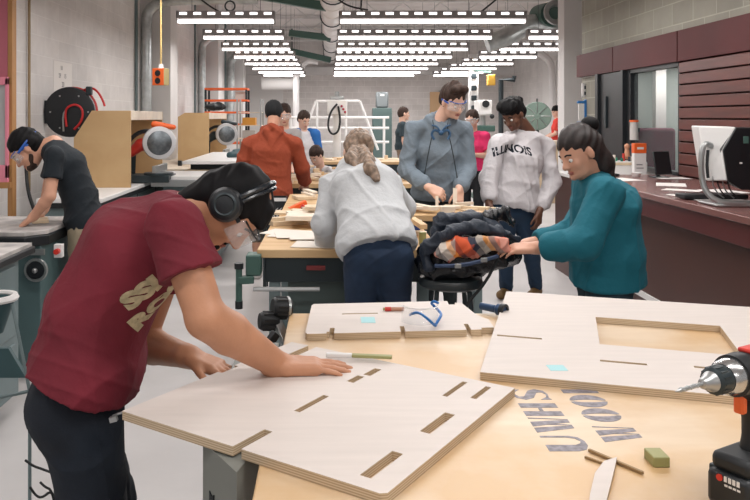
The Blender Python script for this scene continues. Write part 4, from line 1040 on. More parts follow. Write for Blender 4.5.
for k in range(14): a = k*math.tau/14; g.bar(at(.100, .0228*math.sin(a), .0228*math.cos(a)), at(.118, .0228*math.sin(a), .0228*math.cos(a)), .003, .002)
g.build('chuck_sleeve', m_dark, t)
G().lathe([(0,.126),(.024,.126),(.029,.132),(.031,.150),(.0,.150)], T0, dd, 28).build('torque_collar', m_metal, t); G().lathe([(0,.150),(.035,.150),(.036,.18),(.0,.18)], T0, dd, 28).build('gearbox', m_black, t)
S = Soft(); S.cone(at(.178), .034, at(.30), .036, .01).cone(at(.20,-.02), .030, at(.29,-.02), .028, .02); S.build('motor_housing', m_black, t, .003)
S = Soft(); S.cone(at(.205,-.03), .023, at(.220,-.10), .019, .01).cone(at(.220,-.10), .019, at(.212,-.16), .024, .01); S.build('handle', m_rub, t, .003)
G().obox(at(.176,-.052), (.016,.018,.034), RD).build('trigger', m_or, t, bevel=.004)
G().obox(at(.225,.036), (.07,.03,.008), RD).build('red_top', m_red, t, bevel=.003)
g = G().obox(at(.205,-.152), (.120,.072,.030), RD); o = g.build('battery_neck', m_rub, t, bevel=.010)
bt = G().obox(at(.205,-.197), (.132,.080,.062), RD).build('battery', m_black, t, bevel=.010)
G().obox(at(.165,-.170,-.0), (.030,.084,.012), RD).build('battery_latch', m_dark, t, bevel=.003)
nr = V3(dd.y,-dd.x,0)
fe = .1385
G().cyl(at(fe+.001,-.176,.014), at(fe-.0012,-.176,.014), .0058, n=12).build('red_mark', m_red, bt)
g = G()
for k in range(4): g.obox(at(fe-.0004,-.175,.003-k*.0075), (.0008,.0052,.009), RD)
for k in range(4): g.obox(at(fe-.0004,-.1855,.002-k*.0075), (.0008,.0055,.0035), RD)
g.build('white_lettering', m_wpl, bt, smooth=False)
# ---- safety glasses on the small panel
t = thing('safety_glasses', 'clear safety glasses with blue arms lying on the small panel', 'safety glasses', (.31, 2.42, .920))
Q = lambda px, py, z=.0: (lambda dz: V3((px-329)/FPX*(FPX*dz/(py-117)), FPX*dz/(py-117), CAMH-dz))(CAMH-.925-z)
b0 = Q(422, 325); n = 14; vs = []
for zz, sc in ((.001, 1.0), (.028, .98), (.052, .92)):
    for a in np.linspace(-1.45, 1.45, n): vs.append(V3(b0.x+.058*math.sin(a)*sc, b0.y+.055-.055*math.cos(a)*sc, .923+zz))
me = G().add(vs, [(i+j*n, i+1+j*n, i+1+(j+1)*n, i+(j+1)*n) for j in range(2) for i in range(n-1)]).mesh()
o = link_mesh(me, 'lens', m_clear, t); s = o.modifiers.new('th', 'SOLIDIFY'); s.thickness = .0022
m_bl = M('bright_blue', (22,104,178), .4)
G().tube([Q(410,315,.012), Q(411,314,.03), Q(418,312,.045), Q(427,318,.04), Q(435,326,.008), Q(436,325,.004)], .0042, 8, smooth=2).build('blue_arm', m_bl, t)
G().tube([Q(436,324,.004), Q(441,316,.02), Q(441,313,.02), Q(434,306,.03), Q(431,303,.045), Q(434,301,.055), Q(438,303,.045)], .0045, 8, smooth=2).build('blue_arm', m_bl, t)
G().tube([V3(b0.x+.060*math.sin(a), b0.y+.055-.057*math.cos(a), .975) for a in np.linspace(-1.4, 1.4, n)], .0016, 6).build('lens_rim', m_wpl, t)
# marker pens, sticks, scraps on the table
def onp(px, py, z): q = flat(px, py, z); return V3(q[0], q[1], z)
t = thing('marker', 'brown and red marker lying on the small notched panel left of the glasses', 'marker', onp(394,309,.920))
G().cyl(onp(386,309,.927), onp(404,309,.927), .0065, n=12).build('barrel', M('brown_barrel', (178,130,104), .5), t); G().cyl(onp(385,309,.927), onp(391,309,.927), .0072, n=12).build('cap', m_red, t)
G().cyl(onp(383,309,.927), onp(385.2,309,.927), .005, n=12).build('tip', m_olive, t)
t = thing('stick', 'slim stick lying past the fingers, pale at one end and olive at the other', 'stick', onp(358,357,.90))
G().bar(onp(326,355,.932), onp(352,355.5,.932), .014, .012).build('pale_end', m_wpl, t, bevel=.003); G().bar(onp(352,355.5,.932), onp(392,357,.932), .018, .008).build('olive_end', m_olive, t, bevel=.002)
t = thing('flashlight', 'small blue and black flashlight lying behind the notched panel', 'flashlight', onp(495,316,.9))
G().lathe([(0,0),(.012,0),(.013,.06),(.019,.066),(.021,.09),(.017,.092),(0,.088)], onp(481,306,.922), (.72,-.7,0), 20).build('flashlight_body', M('navy_metal', (52,76,110), .3, metal=.5), t)
G().lathe([(.013,.08),(.0225,.08),(.0225,.096),(.014,.096)], onp(481,306,.922), (.72,-.7,0), 20, closed=True).build('bezel', m_black, t)
G().box(onp(660,466,TZ).x-.016, onp(660,466,TZ).x+.016, 1.47, 1.515, TZ, TZ+.02).build('wood_block', m_olive, bevel=.002, label='small olive block on the table between lettering and drill', cat='block')
G().bar(onp(589,450,TZ+.004), onp(643,473,TZ+.004), .006, .005).build('wood_sliver', M('sliver', (150,122,84), .7), label='long thin wood sliver lying beside the stencilled letters', cat='wood sliver')
G().bar(onp(585,457,TZ+.003), onp(602,463,TZ+.003), .004, .004).build('wood_sliver', MATS['sliver'], label='short thin wood sliver left of the long one', cat='wood sliver')
me = panel_mesh([tuple(flat(*p, TZ)) for p in ((590,500),(595,478),(604,466),(617,462),(614,476),(608,500),(604,520),(588,520))], [], TZ, TZ+.01)
tag(link_mesh(me, 'wood_scrap', m_ply, None, None, False), 'torn white-faced wood scrap at the bottom edge of the table', 'wood scrap')
# ---- clamp with black knobs at the far left corner of the table
t = thing('bench_clamp', 'clamp with two black ribbed knobs on the left edge of the table', 'clamp', (-.16, 2.5, .75))
for c, r in ((P(281,308,2.62), .036), (P(268,321,2.60), .030)):
    g = G().lathe([(0,-.035),(r*.8,-.035),(r,-.025),(r,.022),(r*.85,.03),(0,.03)], c, (-1,-.35,.1), 18)
    for k in range(9): a = k*math.tau/9; R = basis((-1,-.35,.1)); g.bar(c+R@V3(r*math.cos(a),r*math.sin(a),-.024), c+R@V3(r*math.cos(a),r*math.sin(a),.02), .007, .006)
    g.build('knob', m_rub, t)
G().lathe([(.037,.018),(.040,.018),(.040,.026),(.037,.026)], P(281,308,2.62), (1,.35,-.1), 18, closed=True).build('ring', m_steel, t)
G().bar(P(285,310,2.62), P(272,326,2.60), .02, .02).bar(P(276,318,2.61), P(287,345,2.55), .03, .02).build('bracket', m_steel, t, bevel=.003)
G().bar(P(268,345,2.45), P(276,333,2.47), .02, .03).build('jaw', m_black, t, bevel=.003)

# ---- stool with the jackets
t = thing('stool', 'black padded round stool carrying the pile of jackets', 'stool', (.60, 3.80, 0))
G().lathe([(0,.735),(.14,.735),(.155,.745),(.158,.765),(.150,.782),(.12,.79),(0,.792)], (.60,3.80,0), n=32).build('seat', M('black_vinyl', (40,46,48), .35), t)
for k in range(4):
    a = math.pi/4+k*math.pi/2; G().cyl((.60+.11*math.cos(a), 3.8+.11*math.sin(a), .736), (.60+.19*math.cos(a), 3.8+.19*math.sin(a), 0), .012, n=10).build('leg', m_dark, t)
G().tube([(.60+.168*math.cos(a), 3.8+.168*math.sin(a), .25) for a in np.linspace(0, 6.283, 25)[:-1]], .009, 8, closed=True).build('foot_ring', m_steel, t)
def C_(px, py, Z): return P(px, py, Z)
m_jn = M('navy_puffer', (30,40,54), .55, bump=(90,.25)); m_jb = M('black_shiny', (20,22,26), .25, bump=(60,.3))
S = Soft()
S.ell(C_(470,252,3.82), (.24,.17,.10), None, .03).ell(C_(440,262,3.78), (.11,.12,.07), None, .03).ell(C_(500,250,3.85), (.12,.14,.09), None, .03).cone(C_(425,268,3.72), .03, C_(500,262,3.70), .04, .02).ell(C_(455,268,3.7), (.12,.06,.05), None, .02)
S.build('jacket', m_jb, None, .008, folds(.014, 16, 5), label='black jacket draped over the stool under the plaid shirt', cat='jacket')
S = Soft()
S.chain([(C_(428,250,3.66),.026),(C_(440,238,3.64),.030),(C_(456,230,3.66),.030),(C_(478,226,3.68),.030),(C_(500,232,3.70),.026),(C_(516,240,3.72),.02)], .02)
S.chain([(C_(436,234,3.82),.04),(C_(446,224,3.84),.05),(C_(470,224,3.85),.052),(C_(496,230,3.86),.045)], .03).cone(C_(444,219,3.8), .028, C_(478,217,3.8), .032, .02).cone(C_(424,252,3.7), .03, C_(430,266,3.66), .022, .02)
S.build('jacket', m_jn, None, .007, folds(.012, 20, 8), label='navy quilted jacket lying on top of the pile on the stool', cat='jacket')
S = Soft()
S.ell(C_(468,247,3.64), (.13,.055,.062), None, .02).ell(C_(492,243,3.62), (.09,.05,.045), None, .02).ell(C_(446,252,3.62), (.06,.04,.05), None, .02).cone(C_(500,248,3.6), .03, C_(512,252,3.6), .02, .02)
S.build('plaid_shirt', plaid_mat('plaid'), None, .006, folds(.012, 22, 4), label='orange, white and navy plaid flannel shirt bundled on the stool', cat='shirt')
S = Soft(); S.cone(C_(488,218,3.9), .045, C_(505,212,3.92), .035, .02).cone(C_(500,214,3.92), .03, C_(512,222,3.9), .03, .02)
S.build('garbage_bag', m_jb, None, .006, folds(.012, 40, 14), label='crinkled shiny black bag on the right of the jacket pile', cat='bag')
t = thing('strap', 'black strap with buckles dangling from the jackets on the stool', 'strap', C_(480,285,3.66))
G().tube([C_(435,266,3.60), C_(455,266,3.56), C_(475,263,3.56), C_(498,256,3.58)], .009, 6, smooth=1).build('webbing', M('strap_navy', (44,62,92), .6), t)
for q in ((458,266),(484,260)): G().obox(C_(*q, 3.54), (.03,.008,.02)).build('buckle', m_steel, t, bevel=.002)
G().tube([C_(498,258,3.62), C_(486,282,3.6), C_(470,300,3.62), C_(464,310,3.62)], .008, 6, smooth=1).build('dangling_end', m_rub, t)

# ---- wooden benches in the middle
m_btop = wood_mat('bench_wood', (212,180,136), (188,150,104), (1, 8, 4), .55)
def bench(label, x0, x1, y0, y1, top, body=True, group=None):
    t = thing('workbench', label, 'workbench', ((x0+x1)/2, (y0+y1)/2, 0), group)
    G().box(x0, x1, y0, y1, top-.045, top).build('bench_top', m_btop, t, bevel=.004)
    G().box(x0+.04, x1-.04, y0+.03, y1-.03, top-.18, top-.045).build('apron', m_dark, t, bevel=.004)
    if body: G().box(x0+.16, x1-.2, y0+.12, y1-.1, .08, top-.18).build('cabinet', M('green_grey_cabinet', (74,88,86), .5), t, bevel=.006)
    for x in (x0+.09, x1-.09):
        for y in (y0+.08, y1-.08): G().box(x-.03, x+.03, y-.03, y+.03, 0, top-.18).build('leg', m_tealgrey, t, bevel=.004)
    return t
B1 = bench('front wooden workbench the ponytailed woman leans over', -.385, .60, 4.12, 5.35, .86)
G().box(-.12,-.02, 4.095, 4.12, .755, .775).build('label_plate', M('plate_red', (120,44,44), .5), B1)
B2 = bench('workbench at which the hoodie man works, right behind the front bench', .05, 1.15, 5.42, 5.80, .88, False)
B3 = bench('narrow workbench covered with wood strips at the feet of the orange hoodie man', -.36, .02, 5.42, 7.1, .86, False)
B4 = bench('long rear workbench heaped with wooden parts', -.62, 1.0, 7.95, 9.2, .88, True)
B5 = bench('farthest workbench with stacked boards', -.9, 1.7, 11.9, 13.0, .88, True)
# vise on the front bench
t = thing('bench_vise', 'dark green bench vise clamped to the front bench corner', 'vise', (-.45, 4.1, .72))
G().box(-.44,-.36, 4.06, 4.18, .73, .84).build('vise_body', m_green, t, bevel=.008)
G().cyl((-.475,4.06,.78), (-.475,4.06,.58), .017, n=14).build('vise_bar', m_green, t)
G().cyl((-.475,4.06,.80), (-.475,4.06,.77), .024, n=14).build('vise_knob', m_black, t); G().cyl((-.475,4.06,.60), (-.475,4.06,.56), .020, n=14).build('vise_knob', m_black, t)
G().bar((-.48,4.06,.71), (-.40,4.08,.71), .05, .04).build('vise_arm', m_green, t, bevel=.006)
G().cyl((-.40,4.07,.66), (-.05,4.07,.66), .012, n=10).build('screw', m_steel, t)
# things on the benches: boards, strips and offcuts, each its own
rs = random.Random(5)
ordw = ['first','second','third','fourth','fifth','sixth','seventh','eighth','ninth','tenth','eleventh','twelfth','thirteenth','fourteenth','fifteenth','sixteenth','seventeenth','eighteenth','nineteenth','twentieth','twenty-first','twenty-second','twenty-third','twenty-fourth']
m_pcs = [m_pale, m_ply2, M('paper_cream', (222,214,204), .8), M('pine', (214,182,140), .6, noise=(9,.15)), M('walnut_piece', (132,96,70), .6)]
def clutter(n, x0, x1, y0, y1, z, kinds, where, grp, seed, cap=.10, base=None):
    r = random.Random(seed); L = []
    for i in range(n):
        x = x0+(x1-x0)*(i+.5)/n+r.uniform(-.02,.02); y = r.uniform(y0, y1); k = r.choice(kinds); a = r.uniform(-.5,.5)+(math.pi/2 if r.random() < .35 else 0)
        R = Matrix.Rotation(a, 3, 'Z'); g = G()
        if k == 'strip': w, d, h = r.uniform(.22,.42), r.uniform(.03,.06), r.uniform(.012,.03)
        elif k == 'board': w, d, h = r.uniform(.16,.30), r.uniform(.12,.2), r.uniform(.012,.03)
        elif k == 'block': w, d, h = r.uniform(.05,.11), r.uniform(.04,.08), r.uniform(.03,.09)
        else: w, d, h = .28, .215, .003
        zz = z+(i % 3)*.0015
        for q in (base or [])+L:
            if (q[0]-x)**2+(q[1]-y)**2 < ((q[2]+w)/2.6)**2 and q[4] < cap: zz = max(zz, z+q[4])
        g.obox((x, y, zz+h/2+.0005), (w, d, h), R)
        L.append((x, y, w, d, zz+h-z, g, k))
    OUT = list(L)
    for i, q in enumerate(L):
        mt = m_pcs[2] if q[6] == 'sheet' else r.choice(m_pcs[:2]*3+m_pcs[3:])
        nm = {'strip': 'wood_strip', 'board': 'wood_board', 'block': 'wood_block', 'sheet': 'paper_sheet'}[q[6]]
        ds = {'strip': 'long thin wood strip', 'board': 'flat offcut board', 'block': 'small wood block', 'sheet': 'sheet of paper'}[q[6]]
        q[5].build(nm, mt, bevel=.0015 if q[6] != 'sheet' else 0, label='%s %s, %s from left' % (ds, where, ordw[i]), cat=nm.replace('_', ' '), group=grp)
    return OUT
clutter(5, -.30, -.02, 4.25, 4.75, .86, ['sheet','sheet','strip'], 'on the near left of the front bench', 'papers and strips on the front bench', 2)
clutter(6, -.30, .0, 4.95, 5.25, .86, ['strip','board'], 'on the far left of the front bench', 'papers and strips on the front bench', 3)
clutter(9, -.32, .0, 5.5, 6.9, .86, ['strip','board','strip'], 'on the narrow bench', 'wood on the narrow bench', 4)
clutter(5, .33, .55, 4.4, 5.2, .86, ['strip','board','block'], 'on the right of the front bench', 'pieces right on the front bench', 6)
clutter(13, .12, 1.1, 5.46, 5.76, .88, ['strip','board','block','strip'], 'on the hoodie man\'s bench', 'pieces on the hoodie bench', 7, .03)
LB = clutter(22, -.5, .95, 8.05, 9.1, .88, ['block','board','strip','block'], 'on the long rear bench', 'pieces on the rear bench', 8)
clutter(22, -.5, .95, 8.05, 9.1, .88, ['block','strip','block'], 'heaped on the rear bench pieces', 'upper pieces on the rear bench', 9, .14, LB)
clutter(16, -.8, 1.6, 12.0, 12.9, .88, ['board','block','board'], 'on the farthest bench', 'boards on the farthest bench', 10)
# wood frame in the hoodie man's hands
for i, (a, b, w_, lab) in enumerate(((P(455,166+22,5.75), P(455,210,5.72), .03, 'upright pale wood stick held in front of the hoodie man'), (P(437,196,5.72), P(437,210,5.7), .022, 'short upright stick on the hoodie man\'s bench'), (P(455,204,5.70), P(473,203,5.72), .03, 'cross piece of pale wood beside the hoodie man\'s left hand'))):
    G().bar(a, b, w_, .02).build('wood_stick', m_pale, label=lab, cat='wood stick', group='sticks by the hoodie man')
# orange clamp, blue cup, crate, mug
t = thing('spring_clamp', 'bright orange spring clamp lying on the narrow bench', 'clamp', P(302,207,6.0))
G().bar(P(289,210,6.0), P(306,202,6.05), .05, .035).build('clamp_handle', m_or, t, bevel=.006); G().bar(P(297,213,6.0), P(304,205,6.0), .03, .03).build('clamp_jaw', m_red, t, bevel=.004)
t = thing('paper_cup', 'small blue cup with white rim on the front bench behind the ponytailed woman', 'cup', (.545, 4.9, .86))
G().lathe([(0,0),(.028,0),(.038,.055),(.036,.055),(.027,.004),(0,.004)], (.545,4.85,.861), n=20).build('cup_wall', M('cup_blue', (40,66,130), .5), t); G().lathe([(.038,.052),(.040,.06),(.036,.06)], (.545,4.85,.861), n=20).build('rim', m_wpl, t)
G().sph((.475,4.86,.879), (.018,.018,.018)).build('orange_cap', m_or, label='little orange cap beside the blue cup', cat='cap')
G().cyl((.52,4.28,.861), (.52,4.28,.93), .02, n=16).build('glue_bottle', m_olive, label='short brown glue bottle at the right front corner of the front bench', cat='bottle')
t = thing('lattice_crate', 'black crate with white lattice side below the orange hoodie', 'crate', (-.48, 7.05, .60))
x0, x1, y0, y1, z0, z1 = -.58,-.385,6.95,7.15,.60,.84
G().box(x0,x1,y0,y1,z0,z0+.015).box(x0,x1,y1-.01,y1,z0,z1).box(x0,x0+.01,y0,y1,z0,z1).box(x1-.01,x1,y0,y1,z0,z1).box(x0,x1,y0,y0+.01,z0,z1).build('crate_shell', m_black, t)
g = G(); 
for k in range(7):
    a = x0+(x1-x0)*k/6; g.bar((a, y0-.004, z0+.03), (min(a+.12, x1), y0-.004, z0+.03+min(.12, x1-a)), .012, .006).bar((a, y0-.004, z0+.03), (max(a-.12, x0), y0-.004, z0+.03+min(.12, a-x0)), .012, .006)
g.box(x0,x1,y0-.008,y0,z1-.03,z1); g.build('white_lattice', m_wpl, t)
t2 = thing('crate_stand', 'low dark stand under the lattice crate', 'stand', (-.48, 7.05, 0))
G().box(-.60,-.37,6.93,7.17,.57,.60).build('stand_top', m_dark, t2)
for x in (-.58,-.39):
    for y in (6.95, 7.15): G().box(x-.015,x+.015,y-.015,y+.015,0,.57).build('leg', m_dark, t2)

# ---- left side: fence bench, saw boxes, saws
t = thing('fence_bench', 'long white-topped bench along the left wall in front of the first saw', 'workbench', (-2.3, 7.5, 0))
G().box(-2.40, -1.86, 6.3, 9.2, .865, .90).build('bench_top', m_wpl, t, bevel=.004); G().box(-2.39, -1.87, 6.31, 9.19, .82, .862).build('dark_edge', m_black, t)
G().box(-2.38, -1.92, 6.35, 9.15, .1, .82).build('cabinet', m_tealgrey, t, bevel=.005)
for y in (6.9, 7.7, 8.5): G().box(-1.925, -1.915, y, y+.02, .12, .8).build('seam', m_dark, t)
def saw_box(Z0, D, x0, x1, label, cham):
    t = thing('saw_box', label, 'saw enclosure', ((x0+x1)/2, Z0+D/2, .90)); top = 1.63
    me = G().prism([(x0, .90), (x1, .90), (x1, top), (x0+.17, top), (x0, top-.26)] if cham else [(x0,.90),(x1,.90),(x1,top),(x0+.1,top),(x0,top-.06)], 0, .018, XZ, (0, Z0+.018, 0))
    me.build('side_panel', m_card, t, bevel=.002)
    G().prism([(x0,.90),(x1,.90),(x1,top),(x0+.1,top),(x0,top-.1)], 0, .018, XZ, (0, Z0+D, 0)).build('side_panel', m_card, t)
    G().box(x0+.17, x1, Z0+.02, Z0+D-.02, top-.09, top).build('top_rail', m_pale, t, bevel=.003)
    G().box(x0, x0+.018, Z0+.02, Z0+D-.02, .90, top-.27).build('back_panel', m_card, t)
    return t
saw_box(7.3, 1.4, -2.42, -1.88, 'tan panel box around the first miter saw with chamfered side', True)
def miter_saw(x, y, z, k, label, hm):
    t = thing('miter_saw', label, 'miter saw', (x, y, z)); c = V3(x, y, z)
    G().obox(c+V3(-.12,.0,.04)*k, (.50*k,.36*k,.07*k)).cyl(c+V3(0,-.05,.07)*k, c+V3(0,-.05,.10)*k, .15*k, n=24).build('saw_base', m_dark, t, bevel=.006*k)
    G().obox(c+V3(-.02,.10,.13)*k, (.04*k,.55*k,.08*k)).build('fence', m_steel, t, bevel=.003)
    b = c+V3(.0,-.02,.40)*k
    G().lathe([(.0,-.03),(.13,-.03),(.165,-.022),(.172,0),(.165,.022),(.13,.03),(0,.03)], b, (.25,-1,0), 32).build('blade_guard', M('guard_grey', (196,196,198), .3, metal=.1), t)
    G().lathe([(.0,-.038),(.118,-.036),(.125,-.031),(.0,-.031)], b, (-.25,1,0), 32).build('blade', M('blade_steel', (110,116,120), .35, metal=.7, noise=(20,.3)), t)
    S = Soft(); S.chain([(b+V3(-.02,.05,-.02)*k, .065*k), (b+V3(-.20,.04,-.02)*k, .062*k), (b+V3(-.30,.04,-.10)*k, .05*k)], .02); S.build('motor_housing', hm, t, .012)
    G().tube([b+V3(-.06,.0,.12)*k, b+V3(-.20,.0,.12)*k, b+V3(-.32,.0,.02)*k, b+V3(-.36,.0,-.12)*k], .022*k, 8, smooth=2).build('handle', m_black, t)
    S = Soft(); S.cone(b+V3(-.06,.03,.19)*k, .035*k, b+V3(.14,.03,.16)*k, .026*k, .02); S.build('upper_guard', m_or if hm is m_red else m_dark, t, .010)
    G().bar(b+V3(-.30,.10,-.05)*k, c+V3(-.32,.12,.08)*k, .06*k, .08*k).build('arm_post', m_dark, t, bevel=.004)
    return t
miter_saw(-1.74, 7.92, .905, 1.0, 'red miter saw with big round grey blade guard in the first box', m_red)
t = thing('fence_bench', 'bench under the second tan saw box farther along the left wall', 'workbench', (-2.3, 11.5, 0))
G().box(-2.9, -1.55, 9.9, 14.0, .865, .90).build('bench_top', m_pale, t, bevel=.004); G().box(-2.88, -1.62, 9.95, 13.95, .1, .865).build('cabinet', m_tealgrey, t)
saw_box(10.9, 1.9, -2.14, -1.70, 'tan panel box around the second miter saw farther back', False)
miter_saw(-1.58, 11.9, .905, 1.0, 'silver and black miter saw in the second box', m_dark)
S = Soft(); b = P(214,109,11.6); S.ell(b+V3(0,.1,.03), (.16,.12,.05), None, .02).ell(b+V3(.06,.1,.06), (.08,.08,.05), None, .02).build('tool_bag', m_rub, None, .012, folds(.01,20,3), label='black tool bag lying on top of the second saw box', cat='bag')
# sliding table saw in front of the saws
t = thing('table_saw', 'table saw with white sliding tables and rails beyond the maroon man', 'table saw', (-1.35, 8.8, 0))
G().box(-1.75, -1.15, 8.1, 9.5, .1, .93).build('saw_cabinet', m_tealgrey, t, bevel=.006)
G().box(-1.86, -1.22, 7.85, 8.65, .93, .965).build('side_table', m_wpl, t, bevel=.004)
G().box(-1.66, -1.02, 8.7, 11.0, 1.035, 1.07).build('sliding_table', m_wpl, t, bevel=.004); G().box(-1.64,-1.04,8.72,10.98,.935,.965).build('lower_table', m_ply2, t)
for y in (8.9, 9.4, 9.9, 10.5): G().box(-1.60,-1.10,y,y+.06,.965,1.035).build('spacer', m_dark, t)
G().bar((-1.80,7.80,.90), (-.95,7.80,.90), .05, .07).build('fence_rail', m_steel, t, bevel=.003); G().box(-1.30,-1.20,7.76,7.80,.87,.93).build('scale_plate', m_black, t)
G().bar((-1.02,7.82,.93), (-.80,7.9,.97), .03, .03).build('lever', m_black, t); G().sph((-.98,7.78,.93), .03).build('red_knob', m_red, t)
G().obox((-1.68,8.68,1.05), (.04,.05,.06)).build('end_stop', m_black, t)
t = thing('hand_planer', 'dark teal power tool on the sliding table near the orange sleeve', 'power tool', (-1.15, 9.6, 1.07))
S = Soft(); S.cone((-1.22,9.5,1.10), .045, (-1.05,9.7,1.11), .05, .02).cone((-1.18,9.55,1.15), .02, (-1.05,9.7,1.17), .02, .01); S.build('tool_body', M('teal_tool', (48,78,84), .4), t, .01)
# shelving and small things along the left wall, far
t = thing('shelf_rack', 'orange and black open shelf rack at the left wall beyond the second saw box', 'shelf rack', P(217,150,15.5)-V3(0,0,.7))
b = P(206,112,15.5); X0, X1 = b.x, b.x+.85
for z in (1.05,1.42,1.66,1.90,2.13): G().box(X0, X1, 15.3, 15.8, z-.02, z+.02).build('shelf', m_or, t, bevel=.003)
for x in (X0+.02, X1-.02):
    for y in (15.33, 15.77): G().box(x-.02, x+.02, y-.02, y+.02, 0, 2.15).build('post', m_dark, t)
for k, (px, py, Z, c, nm, lab) in enumerate(((224,98,15.4,(200,196,190),'storage_box','white box on the upper tier of the orange rack'),)):
    c0 = P(px, py, Z); c0.x = X0+.7; c0.y = 15.55; c0.z = 1.921+.08; G().obox(c0, (.2,.2,.16)).build(nm, M('box_%d' % k, c, .6), label=lab, cat='box', bevel=.005)
for k, (z, c, lab) in enumerate(((1.42,(214,150,60),'yellow-orange box on the shelves left of the orange hoodie'),(1.18,(176,170,166),'grey box on the shelf under the yellow-orange box'),(.95,(196,190,90),'yellow-green box on the lowest visible shelf beside the orange shoulder'))):
    G().box(-1.60,-1.36,14.2,14.5,z+.001,z+.14).build('storage_box', M('sbox_%d' % k, c, .6), label=lab, cat='box', bevel=.005)
t = thing('shelving_unit', 'pale shelving unit behind the orange-hooded man', 'shelving', (-1.45, 13.6, 0))
for z in (.55,.95,1.18,1.42,1.66): G().box(-1.68,-1.25,14.1,14.6,z-.015,z+.0).build('shelf', m_pale, t)
for x in (-1.68,-1.25): 
    for y in (14.1,14.6): G().box(x-.015,x+.015,y-.015,y+.015,0,1.9).build('post', m_steel, t)
# hanging power outlet box
t = thing('outlet_box', 'orange electrical outlet box hanging on a yellow cord at left', 'outlet box', P(160,87,7.5))
c = P(161,77,7.5); RO = Matrix.Rotation(-.35, 3, 'Z')
G().obox(c, (.125,.10,.165), RO).build('box_body', M('outlet_beige', (176,160,110), .5), t, bevel=.006)
G().obox(c+RO@V3(.0,-.052,0), (.125,.01,.165), RO).build('orange_face', m_or, t, bevel=.003)
for z in (.035,-.04): G().cyl(c+RO@V3(0,-.058,z), c+RO@V3(0,-.064,z), .030, n=18).build('socket', m_black, t)
G().cyl(c+V3(0,0,.08), c+V3(0,0,.125), .03, .02, n=12).build('strain_relief', m_wpl, t); G().cyl(c+V3(0,0,.12), (c.x,c.y,ZC-.04), .008, n=8).build('cord', M('cord_yellow', (206,176,112), .5), t)
# paper sign on the wall
z0, z1 = P(0,92,8.5).z, P(0,62,8.5).z
t = thing('paper_sign', 'white paper sheet taped to the left block wall above the hose reel', 'sign', (XL+.003, 8.5, z0))
G().box(XL+.001, XL+.003, 8.24, 8.83, z0, z1).build('sheet', m_paper, t, smooth=False)
def wall_text(txt, y, z, size, par, mat, x=XL+.004, rot='left'):
    me = text_mesh(txt, size, 0.0003, size*.01); R = Matrix(((0,0,1),(1,0,0),(0,1,0))).to_4x4(); me.transform(Matrix.Translation((x, y, z)) @ R)
    return link_mesh(me, 'lettering', mat, par, smooth=False)
m_grt = M('grey_ink', (130,128,130), .8)
wall_text('10', 8.48, z1-.07, .07, t, m_grt); wall_text('29', 8.43, z1-.155, .07, t, m_grt); wall_text('15', 8.60, z1-.155, .07, t, m_grt); wall_text('20', 8.53, z1-.25, .08, t, m_grt)
# hose reel
t = thing('hose_reel', 'black air hose reel with red hose on the left wall', 'hose reel', P(72,135,8.0))
c = P(70,112,8.0)
G().lathe([(0,-.05),(.22,-.05),(.255,-.035),(.262,0),(.255,.03),(.23,.035),(.0,.035)], c, (.12,-1,0), 40).build('reel_disc', m_black, t)
for k in range(6): a = k*math.tau/6; R = basis((.12,-1,0)); G().cyl(c+R@V3(.19*math.cos(a),.19*math.sin(a),.036), c+R@V3(.19*math.cos(a),.19*math.sin(a),.042), .009, n=8).build('bolt', m_steel, t)
m_hose = M('red_hose', (196,42,44), .4)
G().tube([c+V3(.0,.09,0)+V3(.245*math.cos(a), 0, .245*math.sin(a)) for a in np.linspace(-1.5, 1.7, 20)], .022, 8).build('red_hose', m_hose, t)
G().tube([c+V3(-.02,-.05,-.15), c+V3(-.03,-.07,.0), c+V3(.01,-.08,.06), c+V3(.10,-.08,.08), c+V3(.16,-.07,.02), c+V3(.14,-.06,-.10), c+V3(.06,-.05,-.18)], .012, 8, smooth=2).build('inner_hose', m_hose, t)
G().tube([c+V3(-.05,-.05,-.2), c+V3(-.05,-.07,-.03), c+V3(-.01,-.07,.03)], .010, 8, smooth=1).build('swivel_pipe', m_steel, t)
G().obox(c+V3(-.27,.03,.0), (.08,.1,.24)).build('wall_bracket', m_dark, t, bevel=.005); G().bar(c+V3(-.30,.05,0), (XL+.005, c.y+.05, c.z), .1, .1).build('bracket_arm', m_dark, t)
G().tube([c+V3(.10,.05,.22), c+V3(.22,.02,.26), c+V3(.30,.0,.20), c+V3(.35,0,.10), c+V3(.36,0,.06)], .012, 8, smooth=2).build('hose_tail', m_hose, t); G().obox(c+V3(.20,.0,.22), (.06,.06,.09)).build('hose_guide', m_dark, t, bevel=.01)
# pink foam board in a wooden frame, far left
t = thing('pink_board', 'pink foam board in a wooden stud frame at the far left edge', 'insulation board', (-2.75, 6.6, 0))
yb = 6.55; m_pinkb = M('pink_foam', (218,132,150), .75); m_pinkd = M('pink_foam_dark', (176,98,112), .75); m_stud = wood_mat('stud', (176,130,80), (150,106,62), (8, 8, 1), .65)
G().box(-2.94,-2.735, yb, yb+.04, P(0,80,yb).z, 3.4).build('upper_foam', m_pinkd, t)
G().box(-2.94,-2.72, yb-.03, yb+.01, P(0,85,yb).z, P(0,77,yb).z).box(-2.745,-2.72, yb-.03, yb+.01, P(0,178,yb).z, P(0,78,yb).z).box(-2.94,-2.72, yb-.03, yb+.01, P(0,182,yb).z, P(0,165,yb).z).build('pink_frame', m_pinkb, t, bevel=.003)
G().box(-2.94,-2.745, yb, yb+.02, P(0,165,yb).z, P(0,85,yb).z).build('grey_pane', M('pane_grey', (176,178,178), .4), t)
G().box(-2.735,-2.695, yb, yb+.09, .0, 3.6).build('stud', m_stud, t, bevel=.003); G().box(-2.94,-2.70, yb-.04, yb, P(0,188,yb).z, P(0,182,yb).z).build('ledge', m_stud, t)
